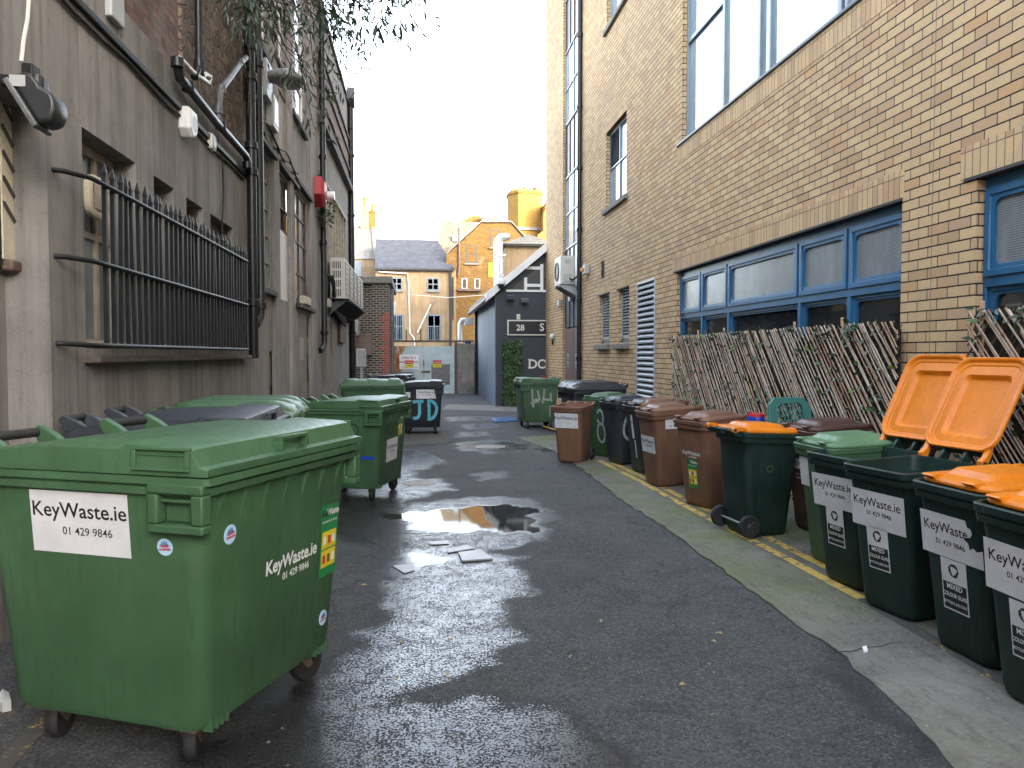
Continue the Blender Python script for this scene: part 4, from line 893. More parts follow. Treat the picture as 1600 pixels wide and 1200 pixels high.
# ---------------------------------------------------------------- the far end of the alley
def PX(px, Y): return onY(px, 553, Y)[0]
def PZ(px, py, Y): return onY(px, py, Y)[1]
# brick pier
Y = 29.0; x0, x1 = PX(566, Y), PX(608.5, Y); xm = PX(582, Y); zt = PZ(600, 443, Y)
t_ = thing('brick_pier', 'dark brick wall end with a red brick quoin and stone coping past the air conditioners', 'wall', (x0, Y, 0))
mb = MB(); mb.box(x0-1.5, xm, Y+.25, Y+5.5, 0, zt); mb.box(xm, x1, Y, Y+5.5, 0, zt-.003); mb.build('wall', M['dark_brick'], t_)
mb = MB(); zq = PZ(600, 488, Y); z = 0; k = 0
while z < zq: mb.box(x1-(.30 if k % 2 else .18), x1+.012, Y-.01, Y+.3, z, min(z+.176, zq)-.001); z += .176; k += 1
mb.build('quoin', M['red_brick'], t_)
MB().box(x0-1.6, x1+.12, Y-.12, Y+5.6, zt, zt+.26).build('coping', M['stone_sill'], t_, bevel=.03)
MB().box(x0-.4, xm-.02, Y+.05, Y+.24, PZ(575, 555, Y), PZ(575, 520, Y)).build('door_panel', M['door_brown'], t_)
pipe_thing('grey downpipe on the corner of the dark brick wall', [(x1+.1, Y+.1, 0), (x1+.1, Y+.1, zt-.2)], .07, 'pipe_grey', [(x1+.1, Y+.1, PZ(612, 510, Y))])
# cabinet and plants before the pier
Y = 27.5; xa, xb = PX(557, Y), PX(571.5, Y); t_ = thing('utility_cabinet', 'pale grey meter cabinet standing before the dark brick wall', 'cabinet', (xa, Y, 0))
MB().box(xa, xb, Y, Y+.3, PZ(564, 574, Y), PZ(564, 545, Y)).build('cabinet', M['grey_plastic'], t_, bevel=.04); MB().box((xa+xb)/2-.05, (xa+xb)/2+.05, Y+.1, Y+.2, 0, PZ(564, 574, Y)).build('post', M['galv'], t_)
Y = 28.4; xa, xb = PX(554, Y), PX(560, Y); wz = PZ(556, 512, Y); t_ = thing('meter_box', 'small grey meter box fixed high beside the dark brick wall', 'box', (xa, Y, wz)); MB().box(xa, xb, Y, Y+.85, wz-.28, wz+.28).build('case', M['grey_plastic'], t_, bevel=.03)
def shrub(name, lab, cat, c, rx, ry, rz, n, L, mats, group=None, cat2=None):
    o = thing(name, lab, cat, (c[0], c[1], c[2]), 0, group)
    st = MB()
    for k in range(max(4, n//60)):
        a = random.uniform(0, 6.28); q = (c[0]+rx*.6*math.cos(a), c[1]+ry*.6*math.sin(a), c[2]+rz*random.uniform(.7, 1.6)); st.tube([c, ((c[0]+q[0])/2, (c[1]+q[1])/2, c[2]+(q[2]-c[2])*.6), q], [.02, .014, .006], 5)
    st.build('stems', M['twig'], o)
    for mt, fr in mats:
        mb = MB()
        for k in range(int(n*fr)):
            while True:
                u = Vector((random.uniform(-1, 1), random.uniform(-1, 1), random.uniform(-1, 1)))
                if u.length < 1: break
            p = Vector((c[0]+u.x*rx, c[1]+u.y*ry, c[2]+rz+u.z*rz)); mb.leaf(p, Vector((random.gauss(0, 1), random.gauss(0, 1), random.gauss(0, .6))), Vector((0, 0, 1)), L*random.uniform(.6, 1.3), L*.5)
        mb.build('foliage', M[mt], o)
    return o
shrub('potted_plant', 'bushy yellow green plant at the foot of the far left downpipe', 'plant', (PX(563, 25.9), 25.9, .35), .28, .25, .28, 320, .12, (('leaf_mid', .6), ('leaf_bright', .4)))
shrub('potted_plant', 'dark leafy plant in front of the meter cabinet', 'plant', (PX(580, 27.8), 27.8, .45), .42, .3, .22, 260, .12, (('leaf_dark', .6), ('leaf_mid', .4)))
Yp = 27.8; t_ = thing('planter', 'grey trough planter below the meter cabinet', 'planter', (PX(580, Yp), Yp, 0)); mb = MB(); xa, xb = PX(567, Yp), PX(592, Yp); mb.loft([rrect(xa+.06, xb-.06, Yp-.18, Yp+.18, .04, 0), rrect(xa, xb, Yp-.25, Yp+.25, .04, .5), rrect(xa+.04, xb-.04, Yp-.2, Yp+.2, .04, .5), rrect(xa+.05, xb-.05, Yp-.19, Yp+.19, .04, .44)]); mb.build('trough', M['stone_sill'], t_)
shrub('weed', 'little green weed growing out of the wall by the far downpipe', 'plant', (WL+.12, LY(499), LZ(499, 358)), .3, .35, .35, 160, .14, (('leaf_mid', .7), ('leaf_bright', .3)))
# gate
Y = 34.8; g = thing('metal_gate', 'pale blue steel double gate streaked with rust at the end of the alley', 'gate', (PX(661, Y), Y, 0))
zt = PZ(660, 541, Y); xm = PX(662, Y)
for a, b in ((614, 661.5), (662.5, 710)):
    lf = MB().box(PX(a, Y), PX(b, Y), Y, Y+.05, .06, zt).build('leaf', M['rust_gate'], g)
    if b > 700: MB().box(PX(674, Y), PX(703, Y), Y-.02, Y-.001, PZ(690, 601, Y), PZ(690, 569, Y)).build('plate', M['wood_grey'], lf)
    else: MB().box(PX(616, Y), PX(645, Y), Y-.02, Y-.001, .15, PZ(630, 581, Y)).build('plate', M['wood_grey'], lf)
mb = MB(); 
for a in (611.5, 712): mb.box(PX(a, Y)-.06, PX(a, Y)+.06, Y-.06, Y+.08, 0, zt+.2)
mb.box(PX(610, Y), PX(740, Y), Y-.05, Y+.07, zt+.18, zt+.27); mb.build('gate_frame', M['wood_brown'], g)
mb = MB(); mb.box(PX(658, Y), PX(672, Y), Y-.04, Y-.001, PZ(660, 581.5, Y)-.02, PZ(660, 580, Y)+.03); mb.box(xm-.03, xm+.03, Y-.05, Y-.001, PZ(662, 572, Y), PZ(662, 563, Y)); mb.build('bolt', M['castor'], g)
def board(root, nm, Y, xa, xb, za, zb, mat, rows, th=.02):
    b_ = MB().box(xa, xb, Y-th, Y, za, zb).build(nm, M[mat], root); by = {}
    for s, size, cx, cz, mt, bold in rows:
        by.setdefault(mt, MB()); add_text(by[mt], s, size, 0, 0, frame((cx, Y-th-.002, cz), (1, 0, 0), (0, 0, 1)), .001, bold)
    for mt, mbb in by.items(): mbb.build('lettering', M[mt], b_)
    return b_
xa, xb, za, zb = PX(624, Y), PX(654, Y), PZ(640, 577, Y), PZ(640, 554, Y); s_ = thing('no_parking_sign', 'large white STRICTLY NO PARKING sign on the rusty gate', 'sign', ((xa+xb)/2, Y, za)); cxm = (xa+xb)/2
board(s_, 'sign_board', Y-.02, xa, xb, za, zb, 'white_paint', [('STRICTLY', .15, cxm, zb-.20, 'red_letters', .02), ('NO PARKING', .14, cxm, zb-.38, 'red_letters', .02), ('GATE IN CONSTANT USE', .062, cxm, za+.06, 'red_letters', .01)])
for pxa, lab, dy in ((632, 'small red and yellow warning sticker on the large white sign', .042), (676, 'small red and yellow warning sticker on the grey plate of the gate', .022)):
    xa, xb, zm_, za, zb = PX(pxa, Y), PX(pxa+14, Y), PZ(680, 568.5, Y), PZ(680, 574, Y), PZ(680, 563, Y); c = (xa+xb)/2
    s_ = thing('warning_sticker', lab, 'sticker', (c, Y, za)); MB().box(xa, xb, Y-dy-.012, Y-dy, zm_, zb).build('red_half', M['red_ink'], s_); MB().box(xa, xb, Y-dy-.012, Y-dy, za, zm_-.001).build('yellow_half', M['yellow_ink'], s_)
    mb = MB(); add_text(mb, 'NO PARKING', .062, 0, 0, frame((c, Y-dy-.014, zm_+.05), (1, 0, 0), (0, 0, 1)), .001, .01); mb.build('lettering', M['white_ink'], s_)
    mb = MB(); add_text(mb, 'CLAMPING', .06, 0, 0, frame((c, Y-dy-.014, za+.05), (1, 0, 0), (0, 0, 1)), .001, .01); mb.build('lettering', M['ink'], s_)
mb = MB(); t_ = thing('iron_post', 'thin iron spike standing on the gate beam left of the slanting pipe', 'post', (PX(635, Y), Y, zt+.27)); MB().box(PX(635, Y)-.03, PX(635, Y)+.03, Y-.03, Y+.03, zt+.27, PZ(635, 515, Y)).build('post', M['wood_brown'], t_)
t_ = thing('iron_post', 'thin iron spike standing on the gate beam right of the slanting pipe', 'post', (PX(657.5, Y), Y, zt+.27)); MB().box(PX(657.5, Y)-.03, PX(657.5, Y)+.03, Y-.03, Y+.03, zt+.27, PZ(657, 515, Y)).build('post', M['wood_brown'], t_)
XN = PX(774, 26.0)
t_ = thing('block_wall', 'weathered grey block wall between the gate and the navy building', 'wall', (PX(730, Y), Y, 0)); MB().box(PX(713.5, Y), PX(760, Y), Y-.02, Y+.35, 0, PZ(730, 537, Y)).build('wall', M['grey_block'], t_)
# navy building
YN = 26.0; z_e = PZ(776, 441, YN)
nb = thing('navy_building', 'navy painted building with a sloping white verge and a fascia sign', 'building', (XN, YN, 0))
xr = XN+9; sl_ = (PZ(851, 381, YN)-PZ(791, 431, YN))/(PX(851, YN)-PX(791, YN)); zr_ = lambda x: PZ(791, 431, YN)+(x-PX(791, YN))*sl_
xw0 = PX(794, YN); wzb = PZ(820, 453, YN)
mb = MB(); mb.prism([(XN, 0), (xr, 0), (xr, zr_(xr)-.3), (XN, zr_(XN)-.3)], 'y', YN, YN+.2); mb.build('front_wall', M['navy_dark'], nb)
mb = MB(); mb.box(XN, XN+.2, YN+.2, 34.7, 0, zr_(XN)-.32); mb.build('side_wall', M['navy_wood'], nb)
mb = MB(); mb.box(XN-.015, XN+.02, YN-.012, YN+.05, 0, zr_(XN)-.35); mb.build('corner_trim', M['navy_wood'], nb)
MB().prism([(XN-.3, zr_(XN-.3)-.18), (xr, zr_(xr)-.18), (xr, zr_(xr)-.02), (XN-.3, zr_(XN-.3)-.02)], 'y', YN+.06, 35).build('roof', M['old_slate'], nb)
MB().prism([(XN-.35, zr_(XN-.35)-.30), (xr, zr_(xr)-.30), (xr, zr_(xr)), (XN-.35, zr_(XN-.35))], 'y', YN-.25, YN+.055).build('verge_board', M['white_paint'], nb)
MB().tube([(XN-.30, YN-.2, zr_(XN-.3)-.26), (XN-.30, 35, zr_(XN-.3)-.26)], .085, 8).build('gutter', M['pipe'], nb, smooth=50)
xg1 = xr-.5; pl = [(xw0, wzb), (xg1, wzb), (xg1, zr_(xg1)-.75), (xw0, zr_(xw0)-.55)]
gw = MB().prism(pl, 'y', YN-.012, YN-.002).build('gable_window', M['pane_dirty'], nb); mb = MB(); d = .07
mb.prism([(xw0-d, wzb-d), (xg1, wzb-d), (xg1, wzb), (xw0-d, wzb)], 'y', YN-.06, YN-.0)
for p in (821, 846): x = PX(p, YN); mb.box(x-.05, x+.05, YN-.055, YN-.0125, wzb, zr_(x)-.6)
xa_, xb_ = PX(822, YN), PX(845, YN); mb.box(xa_, xb_, YN-.058, YN-.0126, PZ(833, 446, YN)-.05, PZ(833, 446, YN)+.05); mb.box(xa_, xb_, YN-.058, YN-.0126, PZ(833, 419, YN)-.05, PZ(833, 419, YN)+.05); mb.build('frame', M['white_paint'], gw)
sx0, sx1, sz0, sz1 = PX(792.5, YN), xr-1, PZ(800, 524, YN), PZ(800, 500, YN)
s_ = thing('shop_sign', 'black fascia sign numbered 28 with a pale border on the navy building', 'sign', (sx0, YN, sz0))
MB().box(sx0, sx1, YN-.08, YN, sz0, sz1).build('border', M['ivory'], s_); MB().box(sx0+.04, sx1-.04, YN-.09, YN-.079, sz0+.04, sz1-.04).build('sign_board', M['sign_black'], s_)
def serif(mb, s, size, px, py, Y, off):
    """letters with slab serifs added to the plain strokes"""
    x, z = PX(px, Y), PZ(px, py, Y); fr = frame((x, Y-off, z), (1, 0, 0), (0, 0, 1)); add_text(mb, s, size, 0, 0, fr, .002, .02)
mb = MB(); serif(mb, '28', .28, 812.5, 516.5, YN, .092); serif(mb, 'S', .36, 846, 517, YN, .092); serif(mb, 'U', .36, 859, 517, YN, .092); mb.build('lettering', M['ivory'], s_)
t_ = thing('wall_letters', 'large pale letters DO on the navy wall below the fascia sign', 'lettering', (PX(840, YN), YN, 1)); mb = MB(); serif(mb, 'D', .44, 832.5, 575.5, YN, .004); serif(mb, 'O', .44, 847.5, 575.5, YN, .004)
x, z = PX(826.5, YN), PZ(826, 575.5, YN); mb.box(x-.03, x+.07, YN-.012, YN-.004, z-.001, z+.03); mb.box(x-.03, x+.07, YN-.012, YN-.004, z+.29, z+.32); mb.build('letters', M['ivory'], t_)
t_ = thing('red_letter', 'dark red letter R on the navy wall below the pale letters', 'lettering', (PX(850, YN), YN, .8)); mb = MB(); serif(mb, 'R', .34, 849, 597, YN, .004); mb.build('letter', M['red_letters'], t_)
hx0, hx1, hz1 = PX(785.5, YN), PX(814, YN), PZ(800, 534, YN); h_ = thing('hedge_panel', 'tall narrow green ivy panel on the navy wall', 'hedge', (hx0, YN, 0)); MB().box(hx0, hx1, YN-.10, YN-.001, .05, hz1-.05).build('panel', M['net'], h_)
for mt, n_ in (('leaf_dark', 900), ('leaf_mid', 1100), ('leaf_bright', 130)):
    mb = MB()
    for k in range(n_): mb.leaf(Vector((random.uniform(hx0, hx1), YN-.1-random.random()*.1, random.uniform(.03, hz1))), Vector((random.gauss(0, 1), -.5, random.gauss(0, 1))), Vector((0, -1, .4)), .085, .055)
    mb.build('leaves', M[mt], h_)
x, z = PX(781.5, YN), PZ(781, 445, YN); t_ = thing('dome_camera', 'white dome security camera at the corner of the navy building', 'security camera', (x, YN-.3, z))
mb = MB(); mb.loft([[(x+r*math.cos(a*6.283/14), YN-.3+r*math.sin(a*6.283/14), z+h_z) for a in range(14)] for r, h_z in ((.12, -.02), (.15, 0), (.14, .10), (.09, .17), (.04, .2), (.035, .34))]); mb.build('hood', M['white_plastic'], t_, smooth=40)
MB().loft([[(x+r*math.cos(a*6.283/14), YN-.3+r*math.sin(a*6.283/14), z+h_z) for a in range(14)] for r, h_z in ((.03, -.17), (.08, -.14), (.11, -.06), (.11, -.02))]).build('dome', M['pane_dark'], t_, smooth=60); MB().tube([(x, YN-.3, z+.3), (x+.1, YN, z+.32)], .03, 8).build('arm', M['white_plastic'], t_, smooth=50)
for px, py, lab in ((796, 467, 'dark blue spotlight on the navy wall left of the smaller bracket'), (818, 472, 'small grey spotlight over the fascia sign')):
    x, z = PX(px, YN), PZ(px, py, YN); t_ = thing('spotlight', lab, 'spotlight', (x, YN, z)); MB().tube([(x, YN, z-.1), (x, YN-.16, z), (x+.02, YN-.22, z+.04)], .025, 8).build('arm', M['navy'], t_, smooth=50); MB().prism([(YN-.34, z+.08), (YN-.2, z+.12), (YN-.16, z+.02), (YN-.32, z-.04)], 'x', x-.14, x+.14).build('head', M['pipe_grey'] if px > 800 else M['navy'], t_, bevel=.01)
x, z = PX(810, YN), PZ(810, 495, YN); t_ = thing('notice_plate', 'small white notice with a yellow mark above the fascia sign', 'notice', (x, YN, z)); MB().box(x-.06, x+.06, YN-.02, YN, z-.09, z+.09).build('plate', M['white_plastic'], t_); MB().box(x-.02, x+.03, YN-.024, YN-.0195, z-.05, z+.02).build('mark', M['yellow_ink'], t_)
pipe_thing('black downpipe at the back corner of the navy building', [(XN-.08, 33.8, 0), (XN-.08, 33.8, zr_(XN)-.4)], .07, 'pipe')
mb = MB(); y_ = YN-.3; mb.tube([(PX(777, YN), YN-.1, PZ(777, 455, YN)), (PX(755, 30), 30, PZ(755, 461, 30)), (PX(700, 36), 36, PZ(700, 465, 36)), (PX(640, 59), 59.7, PZ(640, 460, 59.7))], .012, 5)
t_ = thing('overhead_wire', 'thin wire strung from the navy building across to the cream house', 'wire', (0, 30, 4)); mb.build('wire', M['pipe_white'], t_, smooth=60)

# cream house
Y = 60.0; xa, xb = PX(588, Y), PX(713, Y); ze = PZ(640, 421, Y); ch = thing('cream_house', 'cream rendered house with a dark slate roof behind the gate', 'house', (xa, Y, 0))
MB().box(xa-.0, xb, Y, Y+6, 0, ze).build('wall', M['cream'], ch)
Y2 = 64.0; MB().add([(xa-.02, Y-.15, ze-.02), (xb-.1, Y-.15, ze-.02), (PX(684, Y2), Y2, PZ(684, 377, Y2)), (PX(588, Y2), Y2, PZ(588, 375, Y2)), (xa-.02, Y-.15, ze+.1), (xb-.1, Y-.15, ze+.1), (PX(684, Y2), Y2, PZ(684, 377, Y2)+.1), (PX(588, Y2), Y2, PZ(588, 375, Y2)+.1), (xb-.1, Y+6, ze), (xb-.1, Y+6, ze+.1)], [(0, 1, 2, 3), (7, 6, 5, 4), (0, 4, 5, 1), (1, 5, 6, 2), (2, 6, 7, 3), (3, 7, 4, 0), (1, 5, 9, 8), (5, 6, 9)]).build('roof', M['slate'], ch)
MB().box(xa, xb-.1, Y-.27, Y-.14, ze-.09, ze+.02).build('gutter', M['pipe'], ch)
for a, b in ((611.5, 629.5), (667.5, 686.5)):
    z0, z1 = PZ(620, 453.5, Y), PZ(620, 433.5, Y); winY(ch, Y-.03, PX(a, Y), PX(b, Y), z0, z1, (.5,), (.5,), .10, 'spandrel', 'pane_sky', .05); MB().box(PX(a-1.5, Y), PX(b+2, Y), Y-.12, Y+.02, z0-.14, z0-.01).build('sill', M['stone_sill'], ch)
for a, b in ((609.5, 631), (667.5, 689.5)):
    z0, z1 = PZ(620, 533, Y), PZ(620, 491, Y); wf = winY(ch, Y-.03, PX(a, Y), PX(b, Y), z0, z1, (.5,), (.55,), .11, 'spandrel', 'pane_dirty', .05)
    mb = MB()
    for k in range(7): x = PX(a, Y)+.12+(PX(b, Y)-PX(a, Y)-.24)*k/6; mb.box(x-.012, x+.012, Y-.09, Y-.07, z0, z0+(z1-z0)*(.95 if a < 620 else .5))
    mb.build('bars', M['alu'], wf)
Yp = Y-.12
pipe_thing('white downpipe running down the middle of the cream house', [(PX(592, Y), Yp, PZ(592, 425, Y)), (PX(637, Y), Yp, PZ(637, 428, Y)), (PX(639, Y), Yp, PZ(639, 440, Y)), (PX(640.5, Y), Yp, PZ(640, 520, Y)), (PX(647, Y), Yp, PZ(647, 528, Y)), (PX(648, Y), Yp, PZ(648, 540, Y))], .055, 'pipe_white')
pipe_thing('white pipe slanting across the front of the cream house', [(PX(652.5, Y), Yp-.05, PZ(652, 520, Y)), (PX(673.5, Y), Yp-.05, PZ(673, 476, Y))], .06, 'pipe_white')
pipe_thing('brown strut slanting behind the white pipe on the cream house', [(PX(668, Y), Yp+.05, PZ(668, 488, Y)), (PX(679, Y), Yp+.05, PZ(679, 470, Y))], .05, 'wood_grey')
pipe_thing('black soil pipe at the right edge of the cream house', [(PX(704, Y), Yp, 0), (PX(704, Y), Yp, PZ(704, 425, Y)), (PX(708, Y), Yp, PZ(708, 418, Y))], .09, 'pipe'); pipe_thing('thin dark pipe beside the soil pipe of the cream house', [(PX(708, Y), Yp, PZ(708, 500, Y)), (PX(708, Y), Yp, PZ(708, 433, Y))], .06, 'pipe')
x, z = PX(612.5, 36), PZ(612, 482, 36); t_ = thing('lamp_box', 'white bulkhead lamp on the wall above the gate on the left', 'wall light', (x, 36, z)); MB().prism([(x-.17, z-.28), (x+.12, z-.28), (x+.2, z+.3), (x-.1, z+.3)], 'y', 36, 36.2).build('case', M['white_plastic'], t_, bevel=.03)
# taller house with pale slates, left
Y = 64.0; th_ = thing('slate_house', 'taller house with a pale weathered slate roof left of the cream house', 'house', (PX(570, Y), Y, 0)); xa, xb = PX(520, Y), PX(588.5, Y); ze = PZ(570, 405, Y); Y2 = 68.0; zr2 = PZ(570, 353, Y2)
MB().box(xa, xb, Y, Y+7, 0, ze).build('wall', M['cream'], th_)
MB().add([(xa, Y-.1, ze), (xb, Y-.1, ze), (PX(584, Y2), Y2, zr2), (xa, Y2, zr2), (xb, Y+7, ze), (xa, Y+7, ze)], [(0, 1, 2, 3), (3, 2, 4, 5), (1, 4, 2)]).build('roof', M['old_slate'], th_)
MB().add([(xb-.14, Y-.2, ze-.1), (xb+.1, Y-.2, ze-.1), (xb+.1, Y-.2, ze+.14), (xb-.14, Y-.2, ze+.14), (PX(584, Y2)-.14, Y2, zr2), (PX(584, Y2)+.1, Y2, zr2), (PX(584, Y2)+.1, Y2, zr2+.16), (PX(584, Y2)-.14, Y2, zr2+.16)], [(0, 1, 2, 3), (7, 6, 5, 4), (0, 4, 5, 1), (1, 5, 6, 2), (2, 6, 7, 3), (3, 7, 4, 0)]).build('verge', M['stone_sill'], th_)
MB().box(PX(552, Y), PX(566, Y), Y-.06, Y-.001, PZ(560, 436, Y), PZ(560, 408, Y)).build('door', M['spandrel'], th_)
mb = MB()
for z in (PZ(570, 419, Y), PZ(570, 429, Y)): mb.tube([(PX(566, Y), Y-.5, z), (PX(590, Y), Y-.5, z)], .03, 6)
for p in (567, 589): mb.tube([(PX(p, Y), Y-.5, PZ(p, 436, Y)), (PX(p, Y), Y-.5, PZ(p, 416, Y))], .04, 6)
mb.build('railing', M['pipe_grey'], th_)
def pot(root, x, y, z, h, r, mat='tower_brick'):
    MB().loft([[(x+q*r*math.cos(a*6.283/10), y+q*r*math.sin(a*6.283/10), z+h*k) for a in range(10)] for q, k in ((.85, 0), (1, .06), (.85, .2), (.72, .75), (.9, .82), (.9, .93), (.7, 1))]).build('pot', M[mat], root, smooth=50)
Yc = 67.5
c_ = thing('chimney', 'rendered chimney with one pot on the pale slate roof', 'chimney', (PX(571, Yc), Yc, zr2-.5)); za = PZ(571, 321, Yc)
MB().loft([rrect(PX(564.5, Yc), PX(577.5, Yc), Yc, Yc+1.0, .05, zr2-1.2), rrect(PX(564.5, Yc), PX(577.5, Yc), Yc, Yc+1., .05, PZ(571, 330, Yc)), rrect(PX(566, Yc), PX(576.5, Yc), Yc+.1, Yc+.9, .1, za)]).build('stack', M['cream'], c_, smooth=40)
pot(c_, PX(570.5, Yc), Yc+.5, za-.02, PZ(571, 305, Yc)-za, .19)
c_ = thing('chimney', 'brick chimney with two short pots beside the rendered one', 'chimney', (PX(583, Yc), Yc, zr2-.5)); za = PZ(583, 329, Yc)
mb = MB(); mb.box(PX(578, Yc), PX(587, Yc), Yc+.1, Yc+1.2, zr2-2.5, za-.12); mb.box(PX(577.6, Yc), PX(587.6, Yc), Yc+.04, Yc+1.26, za-.12, za); mb.build('stack', M['gold_brick'], c_); pot(c_, PX(580.7, Yc), Yc+.5, za, PZ(583, 313, Yc)-za, .1); pot(c_, PX(583, Yc), Yc+.9, za, PZ(583, 316, Yc)-za, .1)
# gold brick gable house
Y = 60.5; gb = thing('gable_house', 'old golden brick gable house with sash windows behind the navy building', 'house', (PX(750, Y), Y, 0))
def Q(px, py, y=Y): return (PX(px, y), PZ(px, py, y))
poly = [(PX(698, Y), 0), (PX(870, Y), 0), Q(870, 400), Q(817, 370), Q(799, 349), Q(752, 349), Q(707, 391), Q(698, 399)]
MB().prism(poly, 'y', Y, Y+.4).build('wall', M['gold_brick'], gb)
mb = MB(); e = [Q(698, 398), Q(707, 389), Q(752, 347.5), Q(799, 347.5), Q(817, 368), Q(870, 398)]
for (a, b), (c, d) in zip(e, e[1:]): mb.add([(a, Y-.12, b), (c, Y-.12, d), (c, Y+.5, d), (a, Y+.5, b), (a, Y-.12, b+.12), (c, Y-.12, d+.12), (c, Y+.5, d+.12), (a, Y+.5, b+.12)], [(0, 1, 2, 3), (7, 6, 5, 4), (0, 4, 5, 1), (1, 5, 6, 2), (2, 6, 7, 3), (3, 7, 4, 0)])
mb.build('parapet', M['stone_sill'], gb)
mb = MB(); yb_ = Y+9
for (a, b), (c, d) in zip(e, e[1:]): mb.quad((a, Y+.4, b), (c, Y+.4, d), (c, yb_, d), (a, yb_, b))
mb.build('roof', M['lichen_slate'], gb)
for a, b, t0, b0, zc in ((728.5, 745.5, 383, 411, .48), (766.5, 782, 359, 386, .5)):
    z0, z1 = PZ(a, b0, Y), PZ(a, t0, Y); winY(gb, Y-.02, PX(a, Y), PX(b, Y), z0, z1, (), (zc,), .07, 'alu_dark', 'pane_sky', .05); MB().box(PX(a-2, Y), PX(b+2.5, Y), Y-.14, Y-.021, z0-.13, z0-.01).build('sill', M['stone_sill'], gb)
for a, b in ((722, 730), (742, 750)):
    z0, z1 = PZ(a, 451, Y), PZ(a, 435, Y); wf = winY(gb, Y-.02, PX(a, Y), PX(b, Y), z0, z1, (), (), .06, 'white_paint', 'pane_dark', .05); mb = MB()
    for k in range(4): x = PX(a, Y)+.08+(PX(b, Y)-PX(a, Y)-.16)*k/3; mb.box(x-.015, x+.015, Y-.05, Y-.03, z0, z1)
    mb.build('bars', M['alu_dark'], wf)
MB().box(PX(763, Y), PX(779, Y), Y-.05, Y-.005, PZ(770, 433, Y), PZ(770, 411, Y)).build('yellow_panel', M['yellow_ink'], gb)
MB().box(PX(715, Y), PX(752, Y), Y-.3, Y-.005, PZ(730, 455, Y), PZ(730, 452, Y)).build('ledge', M['wood_brown'], gb)
pipe_thing('rusty brown soil pipe rising above the golden gable', [(PX(716, Y), Y-.1, PZ(716, 432, Y)), (PX(718, Y), Y-.1, PZ(718, 415, Y)), (PX(717.5, Y), Y-.1, PZ(717, 356, Y))], .08, 'wood_brown', [(PX(718, Y), Y-.1, PZ(718, 402, Y)), (PX(718, Y), Y-.1, PZ(718, 383, Y))])
# roofs behind
Y = 68.0; rb = thing('roof_house', 'house with a lichen covered slate roof and a small skylight behind the gable', 'house', (PX(720, Y), Y, 0))
P3 = lambda px, py, y: (PX(px, y), y, PZ(px, py, y))
MB().add([P3(683, 379, Y), P3(760, 420, Y), P3(775, 348, Y+3), P3(692.5, 346, Y+3), P3(683, 600, Y), P3(760, 600, Y)], [(0, 1, 2, 3), (0, 4, 5, 1)]).build('roof', M['lichen_slate'], rb)
MB().add([P3(682.5, 378, Y-.1), P3(695.5, 396, Y-.1), P3(694, 352, Y+2.7), P3(692.2, 346, Y+2.9)], [(0, 1, 2, 3)]).build('gable_end', M['cream'], rb)
MB().box(PX(707.5, Y+.4), PX(717, Y+.4), Y+.35, Y+.5, PZ(712, 377, Y+.4), PZ(712, 366.5, Y+.4)).build('skylight', M['pane_sky'], rb)
Y = 78.0; rb = thing('back_house', 'distant stone gable just showing above the lichen roof', 'house', (PX(745, Y), Y, 0))
MB().prism([(PX(700, Y), 0), (PX(790, Y), 0), Q(790, 352, Y), Q(770, 341, Y), Q(765, 337, Y), Q(740, 336, Y), Q(716, 348, Y), Q(700, 354, Y)], 'y', Y, Y+5).build('gable', M['gold_brick'], rb); MB().box(PX(752, Y-.5), PX(769, Y-.5), Y-.9, Y-.4, PZ(760, 347, Y-.5), PZ(760, 341.5, Y-.5)).build('vent', M['alu_dark'], rb); MB().box(PX(751, Y-.5), PX(770, Y-.5), Y-1, Y-.3, PZ(760, 341.5, Y-.5), PZ(760, 339.5, Y-.5)).build('vent_cap', M['galv'], rb)
# hipped roof house and duct
Y = 50.0; hh = thing('hipped_house', 'cream house with a low hipped slate roof above the navy building', 'house', (PX(820, Y), Y, 0)); xa, xb = PX(790, Y), PX(868, Y); ze = PZ(820, 385, Y)
MB().box(xa, xb, Y, Y+6, 0, ze).build('wall', M['cream'], hh); MB().box(xa-.2, xb+.2, Y-.25, Y+6.2, ze, ze+.12).build('eaves', M['trim_dark'], hh)
ap = P3(826, 366.5, Y+2.5); MB().add([(xa-.25, Y-.3, ze+.12), (xb+.25, Y-.3, ze+.12), (xb+.25, Y+6.2, ze+.12), (xa-.25, Y+6.2, ze+.12), ap, (ap[0], Y+4, ap[2])], [(0, 1, 4), (1, 2, 5, 4), (2, 3, 5), (3, 0, 4, 5)]).build('roof', M['lichen_slate'], hh)
Y = 49.0; t_ = thing('extract_duct', 'big silver extract duct with a curved cowl in front of the golden gable', 'duct', (PX(778, Y), Y, 3))
x = PX(778.5, Y); r = (PX(786, Y)-PX(771.5, Y))/2
mb = MB(); mb.tube([(x, Y, PZ(778, 470, Y)), (x, Y, PZ(778, 379, Y)), (x+.05, Y, PZ(778, 376, Y)), (PX(783, Y), Y, PZ(783, 371, Y)), (PX(796, Y), Y, PZ(796, 369.5, Y))], [r, r, r, r*.95, r*.7], 12); mb.build('duct', M['galv'], t_, smooth=35)
mb = MB()
for p in (379, 399, 407): mb.tube([(x, Y, PZ(778, p+.6, Y)), (x, Y, PZ(778, p-.6, Y))], r*1.07, 12)
mb.box(PX(770, Y), PX(790, Y), Y-r-.03, Y-r+.03, PZ(778, 400, Y), PZ(778, 398, Y)); mb.build('strap', M['white_plastic'], t_)
